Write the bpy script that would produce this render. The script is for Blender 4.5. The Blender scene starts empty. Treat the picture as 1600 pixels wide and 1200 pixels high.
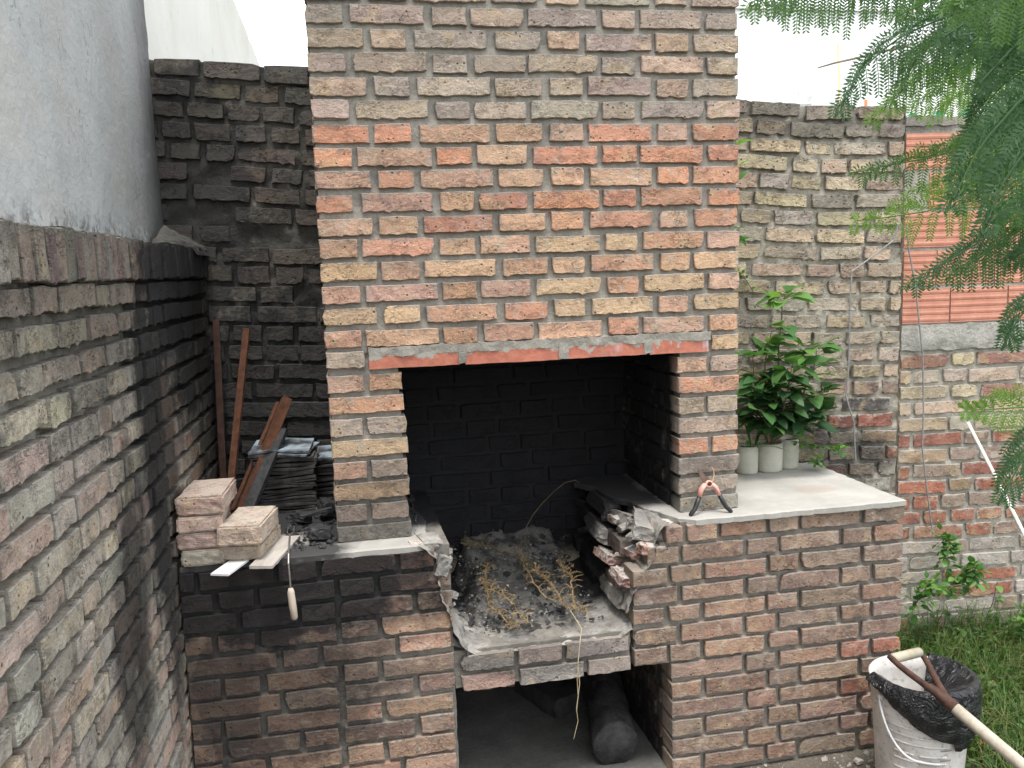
import bpy, bmesh, math, random
from mathutils import Vector, Matrix, noise, Euler
R = math.radians
rnd = random.Random(7)
SC = bpy.context.scene
COL = SC.collection

# ------------------------------------------------------------------ camera
CF, CYAW, CPIT, CROL = 1373.27, 0.18166, -0.13109, -0.03364
CPOS = Vector((0.08398, -3.20545, 0.98433))
cf = Vector((math.sin(CYAW)*math.cos(CPIT), math.cos(CYAW)*math.cos(CPIT), math.sin(CPIT)))
cr0 = Vector((math.cos(CYAW), -math.sin(CYAW), 0)); cu0 = cr0.cross(cf)
cr = math.cos(CROL)*cr0 + math.sin(CROL)*cu0
cu = -math.sin(CROL)*cr0 + math.cos(CROL)*cu0
cam_d = bpy.data.cameras.new('camera'); cam = bpy.data.objects.new('camera', cam_d); COL.objects.link(cam)
cam_d.sensor_width = 36; cam_d.lens = CF/1600*36; cam_d.clip_end = 500; cam_d.clip_start = 0.05
cam.matrix_world = Matrix(((cr.x, cu.x, -cf.x, CPOS.x), (cr.y, cu.y, -cf.y, CPOS.y), (cr.z, cu.z, -cf.z, CPOS.z), (0, 0, 0, 1)))
SC.camera = cam

def at(px, py, axis, val):
    """where the line of sight through a point of the 1600x1200 photograph meets the plane axis = val"""
    d = cf + cr*((px-800)/CF) - cu*((py-600)/CF)
    return CPOS + d*((val-CPOS[axis])/d[axis])
def far(px, py, dep):
    return CPOS + dep*(cf + cr*((px-800)/CF) - cu*((py-600)/CF))
def pix(p):
    d = Vector(p)-CPOS; w = d.dot(cf)
    if w < .05: return (-9999, -9999)
    return (800+CF*d.dot(cr)/w, 600-CF*d.dot(cu)/w)
def seen(p, m=25):
    x, y = pix(p); return -m < x < 1600+m and -m < y < 1200+m

# ------------------------------------------------------------------ world, sun, exposure
SUN_EL, SUN_AZ = R(76), R(195)       # high, behind and a little left of the camera
w = bpy.data.worlds.new('World'); SC.world = w; w.use_nodes = True
nt = w.node_tree; nt.nodes.clear()
sky = nt.nodes.new('ShaderNodeTexSky'); sky.sky_type = 'NISHITA'; sky.sun_disc = False
sky.sun_elevation = SUN_EL; sky.sun_rotation = SUN_AZ; sky.dust_density = 4
hs = nt.nodes.new('ShaderNodeHueSaturation'); hs.inputs['Saturation'].default_value = .25
mx = nt.nodes.new('ShaderNodeMix'); mx.data_type = 'RGBA'; mx.inputs[0].default_value = .6
mx.inputs[7].default_value = (12.5, 13.0, 13.6, 1)     # even cloud deck
bg = nt.nodes.new('ShaderNodeBackground'); bg.inputs['Strength'].default_value = .11
ou = nt.nodes.new('ShaderNodeOutputWorld')
nt.links.new(sky.outputs[0], hs.inputs['Color']); nt.links.new(hs.outputs[0], mx.inputs[6])
nt.links.new(mx.outputs[2], bg.inputs['Color']); nt.links.new(bg.outputs[0], ou.inputs['Surface'])
sd = bpy.data.lights.new('sun', 'SUN'); sd.energy = 1.5; sd.angle = R(14); sd.color = (1, .96, .9)
so = bpy.data.objects.new('sun', sd); COL.objects.link(so)
sv = Vector((math.sin(SUN_AZ)*math.cos(SUN_EL), math.cos(SUN_AZ)*math.cos(SUN_EL), math.sin(SUN_EL)))
so.rotation_euler = sv.to_track_quat('Z', 'Y').to_euler(); so.location = (0, -6, 8)
SC.view_settings.view_transform = 'Standard'; SC.view_settings.look = 'None'
SC.view_settings.exposure = 1.2; SC.view_settings.gamma = 1; SC.view_settings.use_curve_mapping = False

# ------------------------------------------------------------------ node helpers
class N:
    def __init__(s, name):
        s.m = bpy.data.materials.new(name); s.m.use_nodes = True; s.t = s.m.node_tree; s.t.nodes.clear()
        s.out = s.t.nodes.new('ShaderNodeOutputMaterial')
        s.b = s.t.nodes.new('ShaderNodeBsdfPrincipled'); s.t.links.new(s.b.outputs[0], s.out.inputs[0])
        s.b.inputs['Roughness'].default_value = .9
        s.b.inputs['Specular IOR Level'].default_value = .25
        s._pos = None
    def n(s, k): return s.t.nodes.new('ShaderNode'+k)
    def l(s, a, b):
        if isinstance(a, bpy.types.NodeSocket): s.t.links.new(a, b)
        else: b.default_value = a
    def pos(s):
        if s._pos is None: s._pos = s.n('NewGeometry').outputs['Position']
        return s._pos
    def vm(s, op, a, b=None):
        x = s.n('VectorMath'); x.operation = op; s.l(a, x.inputs[0])
        if b is not None: s.l(b, x.inputs[3] if op == 'SCALE' else x.inputs[1])
        return x.outputs[1] if op in ('LENGTH', 'DISTANCE', 'DOT_PRODUCT') else x.outputs[0]
    def ma(s, op, a, b=None, c=None, clamp=False):
        x = s.n('Math'); x.operation = op; x.use_clamp = clamp; s.l(a, x.inputs[0])
        if b is not None: s.l(b, x.inputs[1])
        if c is not None: s.l(c, x.inputs[2])
        return x.outputs[0]
    def noise(s, vec, scale, det=3, rough=.55, dist=0):
        x = s.n('TexNoise'); s.l(vec, x.inputs['Vector']); x.inputs['Scale'].default_value = scale
        x.inputs['Detail'].default_value = det; x.inputs['Roughness'].default_value = rough; x.inputs['Distortion'].default_value = dist
        return x.outputs[0]
    def vor(s, vec, scale, feat='F1'):
        x = s.n('TexVoronoi'); x.feature = feat; s.l(vec, x.inputs['Vector']); x.inputs['Scale'].default_value = scale
        return x.outputs['Distance']
    def rng(s, v, a, b, c=0., d=1.):
        x = s.n('MapRange'); s.l(v, x.inputs[0]); x.inputs[1].default_value = a; x.inputs[2].default_value = b
        x.inputs[3].default_value = c; x.inputs[4].default_value = d; return x.outputs[0]
    def mix(s, f, a, b, mode='MIX'):
        x = s.n('Mix'); x.data_type = 'RGBA'; x.blend_type = mode; s.l(f, x.inputs[0])
        s.l(a if isinstance(a, bpy.types.NodeSocket) else (*a, 1), x.inputs[6])
        s.l(b if isinstance(b, bpy.types.NodeSocket) else (*b, 1), x.inputs[7]); return x.outputs[2]
    def bump(s, h, st, dist, prev=None):
        x = s.n('Bump'); x.inputs['Strength'].default_value = st; x.inputs['Distance'].default_value = dist
        s.l(h, x.inputs['Height'])
        if prev is not None: s.l(prev, x.inputs['Normal'])
        return x.outputs[0]
    def col(s, c): s.l(c if isinstance(c, bpy.types.NodeSocket) else (*c, 1), s.b.inputs['Base Color'])
    def nrm(s, v): s.l(v, s.b.inputs['Normal'])

def soot(g, blobs, pert=.45, ramp=(.7, 1.15)):
    """smoke stains and other darkening: ellipsoidal zones (centre, radii, strength) with ragged edges"""
    p = g.pos()
    n1 = g.noise(p, 5.5, 4, .65); n2 = g.noise(p, 28, 3, .6)
    jit = g.ma('ADD', g.ma('MULTIPLY', g.ma('SUBTRACT', n1, .5), pert*2.2), g.ma('MULTIPLY', g.ma('SUBTRACT', n2, .5), pert))
    res = None
    for bl in blobs:
        c, r, k = bl[:3]
        v = g.vm('SUBTRACT', p, tuple(c)); v = g.vm('MULTIPLY', v, tuple(1/x for x in r))
        if len(bl) > 3:
            sx = g.n('SeparateXYZ'); g.l(g.vm('ABSOLUTE', v), sx.inputs[0])
            d = g.ma('MAXIMUM', g.ma('MAXIMUM', sx.outputs[0], sx.outputs[1]), sx.outputs[2])
            f = g.rng(g.ma('ADD', d, g.ma('MULTIPLY', jit, .22)), .90, 1.06, k, 0)
        else:
            d = g.ma('ADD', g.vm('LENGTH', v), jit)
            f = g.rng(d, ramp[0], ramp[1], k, 0)
        res = f if res is None else g.ma('MAXIMUM', res, f)
    return res

def brick_mat(name, blobs=None, mortar=(.3, .28, .25), smear=.35, pits=1., dark=(.016, .016, .018), tint=None, bumpk=1., grime=0., gcol=(.13, .125, .115), ramp=(.7, 1.15)):
    g = N(name)
    oi = g.n('ObjectInfo'); geo = g.n('NewGeometry')
    isl = geo.outputs['Random Per Island']
    off = g.vm('SCALE', (31., 17., 23.), g.ma('ADD', oi.outputs['Random'], isl))
    p = g.vm('ADD', g.pos(), off)
    base = oi.outputs['Color']
    # per-brick value shift
    hsv = g.n('HueSaturation'); g.l(base, hsv.inputs['Color'])
    g.l(g.rng(g.ma('FRACT', g.ma('MULTIPLY', g.ma('ADD', oi.outputs['Random'], isl), 7.31)), 0, 1, .86, 1.14), hsv.inputs['Value'])
    c = hsv.outputs[0]
    # fired blotches: straw yellow, plum, and pale bloom
    b1 = g.noise(p, 11, 3, .6); b2 = g.noise(g.vm('ADD', p, (9, 3, 5)), 9, 3, .6); b3 = g.noise(g.vm('ADD', p, (2, 7, 1)), 19, 4, .65)
    c = g.mix(g.ma('MULTIPLY', g.rng(b1, .55, .66), .45), c, (.50, .38, .23))
    c = g.mix(g.ma('MULTIPLY', g.rng(b2, .60, .72), .5), c, (.19, .11, .11))
    c = g.mix(g.ma('MULTIPLY', g.rng(b3, .54, .68), .42), c, (.50, .45, .38))
    # fine grain
    f = g.noise(p, 150, 3, .7)
    c = g.mix(1., c, g.mix(g.rng(f, .3, .7), (.78, .77, .76), (1.16, 1.15, 1.14)), 'MULTIPLY')
    # mortar dragged over the edges
    tc = g.n('TexCoord').outputs['Generated']; sx = g.n('SeparateXYZ'); g.l(tc, sx.inputs[0])
    e = g.rng(sx.outputs[2], .72, 1.0); e2 = g.rng(g.ma('ABSOLUTE', g.ma('SUBTRACT', sx.outputs[0], .5)), .40, .5)
    e = g.ma('MAXIMUM', e, g.ma('MULTIPLY', e2, .8))
    sm = g.rng(g.ma('ADD', g.ma('MULTIPLY', e, .30), g.noise(p, 34, 4, .7)), .64, .74)
    c = g.mix(g.ma('MULTIPLY', sm, smear*1.9, clamp=True), c, mortar)
    # pits and cracks
    pv = g.vor(p, 46); pm = g.ma('MULTIPLY', g.rng(pv, .10, .24, 1, 0), g.rng(g.noise(p, 22, 2), .5, .6))
    st = g.vm('MULTIPLY', p, (1, 1, 2.4)); wv = g.noise(st, 26, 5, .72, .6)
    crack = g.ma('MULTIPLY', g.rng(g.ma('ABSOLUTE', g.ma('SUBTRACT', wv, .5)), .0, .020, 1, 0), g.rng(g.noise(p, 13, 2), .50, .60))
    hole = g.ma('MAXIMUM', pm, g.ma('MULTIPLY', crack, .9))
    c = g.mix(g.ma('MULTIPLY', hole, .72*pits), c, (.06, .045, .04))
    if grime:
        gn = g.noise(g.vm('MULTIPLY', g.pos(), (1, 1, .55)), 6.5, 6, .75, .5); gm = g.noise(g.pos(), 24, 5, .75)
        c = g.mix(g.ma('MULTIPLY', g.rng(g.ma('ADD', gn, g.ma('MULTIPLY', gm, .55)), .70, .95), grime), c, gcol)
    if blobs:
        s = soot(g, blobs, .45, ramp); c = g.mix(s, c, dark)
        # cleaned-off scuffs in the soot
    g.col(c)
    h = g.ma('ADD', g.noise(p, 42, 5, .75), g.ma('MULTIPLY', wv, .8))
    h = g.ma('SUBTRACT', h, g.ma('MULTIPLY', hole, .8))
    nb = g.bump(h, .62*bumpk, .012); nb = g.bump(f, .35*bumpk, .002, nb)
    g.nrm(nb); g.b.inputs['Roughness'].default_value = .93
    return g.m

def mortar_mat(name, blobs=None, colr=(.29, .275, .245), dark=(.018, .018, .02), rough=1., ramp=(.7, 1.15)):
    g = N(name); p = g.pos()
    n1 = g.noise(p, 7, 4, .6); n2 = g.noise(p, 60, 5, .75)
    c = g.mix(g.rng(n1, .35, .65), tuple(x*.78 for x in colr), tuple(x*1.12 for x in colr))
    c = g.mix(1., c, g.mix(g.rng(n2, .3, .7), (.76, .76, .76), (1.15, 1.14, 1.12)), 'MULTIPLY')
    pits = g.rng(g.vor(p, 120), .08, .2, 1, 0); c = g.mix(g.ma('MULTIPLY', g.ma('MULTIPLY', pits, g.rng(n2, .5, .62)), .6), c, (.07, .065, .06))
    if blobs: c = g.mix(soot(g, blobs, .45, ramp), c, dark)
    g.col(c)
    h = g.ma('ADD', g.noise(p, 36, 5, .75), g.ma('MULTIPLY', n2, .4))
    g.nrm(g.bump(h, .6*rough, .012)); return g.m

def plain_mat(name, c1, c2, sc=20, rough=.8, metal=0, bump=.3, bd=.004, spec=.3, sv=(1, 1, 1)):
    g = N(name); tc = g.n('TexCoord').outputs['Object']; v = g.vm('MULTIPLY', tc, sv)
    n1 = g.noise(v, sc, 5, .7)
    g.col(g.mix(g.rng(n1, .35, .65), c1, c2)); g.b.inputs['Roughness'].default_value = rough
    g.b.inputs['Metallic'].default_value = metal; g.b.inputs['Specular IOR Level'].default_value = spec
    if bump: g.nrm(g.bump(g.noise(v, sc*3, 4, .7), bump, bd))
    return g.m

# ------------------------------------------------------------------ object helpers
def empty(name, loc, label, cat, group=None):
    o = bpy.data.objects.new(name, None); COL.objects.link(o); o.location = loc; o.empty_display_size = .05
    tag(o, label, cat, group); return o
def tag(o, label=None, cat=None, group=None, kind=None):
    if label: o['label'] = label
    if cat: o['category'] = cat
    if group: o['group'] = group
    if kind: o['kind'] = kind
    return o
def link(name, me, mat=None, parent=None, M=None, color=None):
    o = bpy.data.objects.new(name, me); COL.objects.link(o)
    if mat is not None and not me.materials: me.materials.append(mat)
    if M is not None: o.matrix_world = M
    if parent is not None:
        o.parent = parent; o.matrix_parent_inverse = Matrix.Translation(-parent.location) if parent.type == 'EMPTY' else parent.matrix_world.inverted()
    if color: o.color = (*color, 1)
    return o
def mesh(name, V, F, smooth=False):
    me = bpy.data.meshes.new(name); me.from_pydata([tuple(v) for v in V], [], F); me.update()
    if smooth: me.polygons.foreach_set('use_smooth', [True]*len(F))
    return me
class MB:
    def __init__(s): s.V = []; s.F = []
    def add(s, V, F, M=None):
        k = len(s.V); s.V += [tuple(M @ Vector(v)) if M is not None else tuple(v) for v in V]; s.F += [tuple(i+k for i in f) for f in F]
    def box(s, a, b, M=None):
        x0, y0, z0 = a; x1, y1, z1 = b
        s.add([(x0,y0,z0),(x1,y0,z0),(x1,y1,z0),(x0,y1,z0),(x0,y0,z1),(x1,y0,z1),(x1,y1,z1),(x0,y1,z1)],
              [(0,3,2,1),(4,5,6,7),(0,1,5,4),(1,2,6,5),(2,3,7,6),(3,0,4,7)], M)
    def tube(s, P, r, n=8, cap=True, sq=1.):
        P = [Vector(p) for p in P]; rr = r if isinstance(r, (list, tuple)) else [r]*len(P)
        up = Vector((0, 0, 1)); k0 = len(s.V); last = None
        for i, p in enumerate(P):
            t = (P[min(i+1, len(P)-1)]-P[max(i-1, 0)]).normalized()
            if last is None: a = t.cross(up if abs(t.z) < .95 else Vector((1, 0, 0))).normalized()
            else: a = (last-t*last.dot(t)).normalized()
            last = a; b = t.cross(a)
            for j in range(n):
                q = 2*math.pi*j/n; s.V.append(tuple(p+rr[i]*(math.cos(q)*a+math.sin(q)*b*sq)))
        for i in range(len(P)-1):
            for j in range(n):
                a_ = k0+i*n+j; b_ = k0+i*n+(j+1) % n; s.F.append((a_, b_, b_+n, a_+n))
        if cap:
            s.F.append(tuple(k0+j for j in range(n))[::-1]); s.F.append(tuple(k0+(len(P)-1)*n+j for j in range(n)))
    def build(s, name, mat, parent=None, smooth=False, color=None):
        return link(name, mesh(name, s.V, s.F, smooth), mat, parent, None, color)
def nz(p, sc, seed=0): return noise.noise(Vector(p)*sc+Vector((seed, seed*1.7, seed*.3)))
def fbm(p, sc, seed=0, oc=3):
    v = 0; a = 1; t = 0
    for i in range(oc): v += a*nz(p, sc*2**i, seed+i*5); t += a; a *= .5
    return v/t
def rough_box(mb, a, b, res, amp, sc=14, M=None, faces='xXyYzZ', seed=0, ampf=None):
    """box with gridded, uneven faces; the unevenness moves each vertex by the same rule so edges stay closed"""
    a = Vector(a); b = Vector(b)
    def disp(p, nrm_):
        k = amp if ampf is None else ampf(Vector(p))
        q = Vector(p)
        n_ = fbm(q, sc, seed); m_ = fbm(q, sc, seed+40)
        d = Vector((m_*.6, 0, fbm(q, sc, seed+70)*.6))*k
        ctr = (a+b)/2
        o = Vector(((1 if q.x > b.x-1e-6 else -1 if q.x < a.x+1e-6 else 0), (1 if q.y > b.y-1e-6 else -1 if q.y < a.y+1e-6 else 0), (1 if q.z > b.z-1e-6 else -1 if q.z < a.z+1e-6 else 0)))
        r_ = q+o*n_*k
        return M @ r_ if M is not None else r_
    ax = {'x': (0, 1, 2), 'y': (1, 0, 2), 'z': (2, 0, 1)}
    for f in faces:
        i, j, k = ax[f.lower()]; hi = f.isupper()
        nu = max(1, int((b[j]-a[j])/res)); nv = max(1, int((b[k]-a[k])/res))
        V = []
        for u in range(nu+1):
            for v in range(nv+1):
                p = [0, 0, 0]; p[i] = b[i] if hi else a[i]
                p[j] = a[j]+(b[j]-a[j])*u/nu; p[k] = a[k]+(b[k]-a[k])*v/nv
                V.append(disp(p, None))
        F = []
        for u in range(nu):
            for v in range(nv):
                q = u*(nv+1)+v; fc = (q, q+nv+1, q+nv+2, q+1)
                flip = (f in 'xYz'); F.append(fc[::-1] if flip else fc)
        mb.add(V, F)

# ------------------------------------------------------------------ bricks
def brick_geo(L, H, D, seed, rag=.004):
    r = random.Random(seed)
    nb = 14 if L > .2 else (10 if L > .15 else 7)
    pts = []; bow = r.uniform(-.5, .3)*rag
    for i in range(nb+1):                                   # ragged lower edge
        x = L*i/nb + (r.uniform(-.25, .25)*L/nb if 0 < i < nb else 0); pts.append((x, r.uniform(-.55, .35)*rag*(2.4 if r.random() < .12 else 1)+bow*math.sin(math.pi*i/nb)))
    pts.append((L+r.uniform(-.6, .3)*rag, H*r.uniform(.4, .6)))
    nt_ = 7 if L > .2 else 4
    sag = r.uniform(-.3, .4)*rag
    for i in range(nt_+1):
        x = L*(1-i/nt_); pts.append((x, H-r.uniform(-.25, .3)*rag*.8-sag*math.sin(math.pi*i/nt_)))
    pts.append((r.uniform(-.3, .6)*rag, H*r.uniform(.4, .6)))
    for i in (0, nb, nb+2, nb+2+nt_):                       # worn corners
        x, z = pts[i]; k = r.uniform(-.2, .7)*rag*(3. if r.random() < .12 else 1)
        pts[i] = (x+(k if x < L/2 else -k), z+(k*.6 if z < H/2 else -k*.6))
    n = len(pts); cx, cz = L/2, H/2
    V = [(x, D, z) for x, z in pts]
    V += [(x, .003+r.uniform(-.001, .0015), z) for x, z in pts]
    V += [(x+(cx-x)*min(.9, .0025/abs(cx-x+1e-9) if abs(cx-x) > .01 else .05), r.uniform(-.0012, .0012), z+(cz-z)*.055) for x, z in pts]
    F = []
    for k in (0, n):
        for i in range(n):
            j = (i+1) % n; F.append((k+i, k+j, k+n+j, k+n+i))
    m = len(V); tl = r.uniform(-.0015, .0015)
    V += [(L*.3, r.uniform(-.002, .002)+tl, cz), (L*.7, r.uniform(-.002, .002)-tl, cz)]
    o = 2*n
    # fan: left half to first centre, right half to second
    half = [1 if V[o+i][0] > L*.5 else 0 for i in range(n)]
    for i in range(n):
        j = (i+1) % n
        if half[i] == half[j]: F.append((o+i, o+j, m+half[i]))
        else: F.append((o+i, o+j, m+half[j], m+half[i]))
    return V, F
LIB = {}
def brick_variants(kind, L, H, D, n, rag, mat):
    for i in range(n):
        V, F = brick_geo(L, H, D, hash((kind, i)) % 99991 if False else (sum(map(ord, kind))*131+i*17), rag)
        me = mesh('brick', V, F); me.materials.append(mat); LIB.setdefault(kind, []).append((me, V, F, L, H))
def frame(o, u, n):
    """matrix: x along the wall, y into the wall, z up"""
    u = Vector(u).normalized(); n = Vector(n).normalized(); z = Vector((0, 0, 1))
    return Matrix(((u.x, n.x, z.x, o[0]), (u.y, n.y, z.y, o[1]), (u.z, n.z, z.z, o[2]), (0, 0, 0, 1)))
def lay(lib, FM, u0, u1, z0, z1, parent, color, r=rnd, proud=.003, rot=.004, stuff=None, y=0, tilt=0):
    L = u1-u0; H = z1-z0
    kinds = [k for k in LIB if k.startswith(lib)]
    kind = min(kinds, key=lambda k: abs(LIB[k][0][3]-L))
    me, V, F, L0, H0 = r.choice(LIB[kind])
    M = FM @ Matrix.Translation((u0+L/2, y+r.uniform(-proud, proud), z0+H/2)) @ Euler((r.uniform(-rot, rot)*2, tilt+r.uniform(-rot, rot)*1.6, r.uniform(-rot, rot))).to_matrix().to_4x4() \
        @ Matrix.Diagonal((L/L0, 1, H/H0, 1)) @ Matrix.Translation((-L0/2, 0, -H0/2))
    if stuff is not None: stuff.add(V, F, M); return None
    return link('brick', me, None, parent, M, color)
def jit(c, r=rnd, a=.08):
    k = 1+r.uniform(-a, a); return tuple(min(1, max(0, x*k*(1+r.uniform(-a*.3, a*.3)))) for x in c)
RED = [(.53, .265, .18), (.56, .315, .21), (.50, .24, .165), (.55, .35, .24), (.49, .32, .24), (.57, .29, .185)]
ORG = [(.58, .345, .225), (.58, .39, .25), (.53, .33, .235), (.58, .41, .27), (.52, .34, .26), (.55, .29, .20)]
TAN = [(.40, .32, .26), (.43, .34, .265), (.37, .29, .245), (.40, .345, .28), (.35, .29, .25), (.45, .33, .25)]
BAS = [(.31, .21, .16), (.28, .195, .155), (.34, .235, .175), (.31, .225, .17), (.26, .185, .15), (.35, .22, .16)]
LFT = [(.42, .385, .32), (.45, .37, .31), (.41, .38, .33), (.46, .415, .32), (.43, .335, .28), (.37, .345, .30)]
BKR = [(.50, .41, .29), (.46, .37, .28), (.42, .36, .29), (.52, .43, .285), (.45, .33, .26), (.36, .32, .27)]
BKL = [(.34, .16, .11), (.30, .13, .10), (.38, .2, .14), (.33, .26, .21), (.38, .28, .18), (.28, .2, .17), (.3, .27, .24)]

# ------------------------------------------------------------------ smoke-stained zones and the darkened lower opening (world metres)
S_CHIM = [((.13, .0, .02), (.22, .3, .30), .45), ((.80, .55, .20), (.60, .50, .56), 1., 'box'), ((1.45, .02, .19), (.13, .12, .05), .35),
          ((-.02, .45, .5), (.03, .44, 1.6), .9)]
S_BASE = [((-.24, -.12, -.10), (.66, .3, .27), .95), ((-.40, -.12, -.45), (.16, .3, .40), .8), ((-.05, -.12, -.32), (.10, .3, .22), .75), ((.14, -.12, -.09), (.24, .3, .11), .85), ((-.12, -.12, -.20), (.25, .3, .12), .9), ((-.35, -.12, -.35), (.56, .3, .62), .66), ((-.2, .5, .0), (.55, .62, .06), 1.),
          ((.76, .68, -.1), (.60, .52, .40), 1., 'box'), ((.83, .5, -.85), (.46, .48, .29), .97, 'box'), ((.70, -.11, -.49), (.33, .2, .07), .35),  # the second box darkens the inside of the lower opening
          ((1.15, .3, -.1), (.2, .35, .12), .7)]
S_LEFT = [((-.5, -.45, 1.02), (.6, 1.1, .42), .55), ((-.5, .22, .95), (.6, .72, .40), .97), ((-.5, .45, .70), (.6, .62, .36), .92), ((-.5, -.26, .5), (.5, .22, .75), .95), ((-.5, -.62, .1), (.5, .16, .45), .85), ((-.5, -.05, .45), (.5, .12, .4), .8), ((-.5, .3, 1.03), (.4, .95, .20), .95), ((-.5, .85, .6), (.3, .22, .8), .85), ((-.5, -.45, .78), (.3, .28, .10), .5), ((-.5, .45, .95), (.4, .62, .30), .96), ((-.5, -.33, .55), (.4, .16, .55), .75), ((-.5, -.22, .05), (.4, .13, .6), .85), ((-.5, -.50, .2), (.3, .10, .3), .7),
          ((-.5, -.9, 1.12), (.4, 1.2, .12), .55), ((-.5, -.75, -.1), (.3, .14, .32), .8), ((-.5, .2, .72), (.3, .42, .20), .8), ((-.5, .66, .3), (.3, .25, .7), .75)]
S_BACK = [((.80, .8, .1), (.62, .5, 1.05), 1., 'box'), ((-.3, .9, .2), (.8, .5, .95), .93), ((-.55, .9, 1.3), (.36, .5, .8), .9), ((-.1, .9, 1.0), (.3, .5, .7), .80), ((-.15, .9, 1.75), (.6, .5, .42), .74)]
S_BACKR = [((2.2, .7, 1.62), (1.0, .5, .13), .42), ((2.42, .7, .03), (.28, .5, .16), .68)]

M_CHIM = brick_mat('chimney_brick', S_CHIM, smear=.36, pits=1.15, bumpk=1.1, grime=.18)
M_BASE = brick_mat('base_brick', S_BASE, mortar=(.27, .25, .22), smear=.30, grime=.32, bumpk=1.1)
M_LEFT = brick_mat('side_wall_brick', S_LEFT, mortar=(.33, .31, .27), smear=.42, pits=1.3, grime=.6, bumpk=1.2, ramp=(.62, 1.18))
M_BACK = brick_mat('back_wall_brick', S_BACK+S_BACKR, mortar=(.36, .33, .28), smear=.55, pits=1.2, dark=(.040, .041, .044), bumpk=1.4, grime=.3)
M_GARD = brick_mat('garden_wall_brick', S_BACKR, mortar=(.38, .35, .30), smear=.45, pits=1.)
M_LOOSE = brick_mat('loose_brick', [((-.46, -.1, .03), (.2, .5, .03), .2)], mortar=(.5, .45, .38), smear=.3)
MO_CHIM = mortar_mat('chimney_mortar', S_CHIM, (.33, .31, .275))
MO_BASE = mortar_mat('base_mortar', S_BASE, (.23, .215, .19))
MO_LEFT = mortar_mat('side_wall_mortar', S_LEFT, (.27, .26, .225), ramp=(.62, 1.18))
MO_BACK = mortar_mat('back_wall_mortar', S_BACK+S_BACKR, (.40, .37, .31), dark=(.017, .018, .020), rough=1.4)
MO_GARD = mortar_mat('garden_wall_mortar', S_BACKR, (.38, .355, .31), rough=1.2)

H0 = .058
for k, m in (('chim', M_CHIM), ('base', M_BASE), ('left', M_LEFT)):
    for s_, L_ in (('S', .255), ('Q', .19), ('H', .125)): brick_variants(k+s_, L_, H0, .11, 14, .0075 if k == 'left' else .0055, m)
for k, m in (('back', M_BACK), ('gard', M_GARD)):
    for s_, L_ in (('S', .255), ('Q', .19), ('H', .125)): brick_variants(k+s_, L_, H0, .11, 12, .0065, m)
brick_variants('copeV', .058, .12, .16, 10, .006, M_LEFT)

# ------------------------------------------------------------------ setting: ground
GZ = -1.06
g = N('ground_dirt'); p = g.pos()
n1 = g.noise(p, 3, 4); n2 = g.noise(p, 90, 4, .7)
c = g.mix(g.rng(n1, .35, .65), (.10, .085, .065), (.17, .15, .12)); c = g.mix(g.rng(n2, .55, .7), c, (.28, .25, .21))
gx = g.n('SeparateXYZ'); g.l(p, gx.inputs[0])
grn = g.ma('MULTIPLY', g.rng(g.ma('ADD', gx.outputs[0], g.ma('MULTIPLY', n1, .5)), 2.5, 2.75), g.rng(gx.outputs[0], 60, 30))
c = g.mix(grn, c, (.055, .075, .03))
g.col(c); g.nrm(g.bump(n2, .8, .02)); M_GROUND = g.m
V = []; F = []; nx, ny = 90, 90
def gh(x, y): return GZ + .10*min(1, max(0, (x-2.3)/.4))*min(1, max(0, (y+.5)/.8)) + (.012*fbm((x, y, 0), 3, 3) if abs(x) < 5 and abs(y) < 5 else 0)
xs = [-300, -40] + [-3+.12*i for i in range(80)] + [40, 300]; ys = [-300, -40] + [-4+.12*i for i in range(80)] + [40, 300]
for x in xs:
    for y in ys: V.append((x, y, gh(x, y)))
for i in range(len(xs)-1):
    for j in range(len(ys)-1):
        q = i*len(ys)+j; F.append((q, q+len(ys), q+len(ys)+1, q+1))
tag(link('ground', mesh('ground', V, F, True), M_GROUND), kind='structure')

# ------------------------------------------------------------------ LEFT WALL: brick, receding towards the back
UL = Vector((.022, .9997, 0))           # along the wall, away from the camera
LO = Vector((-.572, -1.36, 0))
def left_frame(): return frame((LO.x, LO.y, 0), UL, Vector((-1, .022, 0)))
FL = left_frame()
lw = empty('brick_side_wall', (-.6, -.2, GZ), 'long soot streaked brick wall running along the left with a soldier course on top', 'brick wall')
st_ = MB(); mb = MB()
uend = 2.27
rough_box(mb, (-2.6, .036, GZ-.05), (uend, .24, 1.108), .022, .008, 22, FL, 'xyXzZ', 3)
mb.build('mortar_core', MO_LEFT, lw, True)
cnt = 0
for k in range(0, 26):
    zb = .920-k*.0805
    z1 = zb+H0-.001
    u = -2.5 - (.0 if k % 2 else .14) - rnd.uniform(0, .03); i = 0
    while u < uend-.03:
        L = (.255, .125)[i % 2]+rnd.uniform(-.012, .012); i += 1
        if rnd.random() < .12: L = .19
        e = min(u+L, uend-.004)
        if e-u > .05:
            c3 = FL @ Vector(((u+e)/2, 0, zb+.03))
            vis = seen(c3, 45) and not (c3.y > -.10 and zb < -.05)
            y_ = c3.y
            colr = jit(rnd.choice(LFT), a=.12)
            if -.1 < y_ < .8 and zb < .55 and rnd.random() < .5: colr = jit((.48, .33, .24))
            if zb < .1 and rnd.random() < .3: colr = jit((.44, .33, .27))
            if vis: cnt += 1
            lay('left', FL, u, e, zb+rnd.uniform(-.003, .003), z1+rnd.uniform(-.003, .003), lw, colr, proud=.005, rot=.012, stuff=None if vis else st_)
        u = e+rnd.uniform(.014, .024)
u = -2.55
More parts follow.
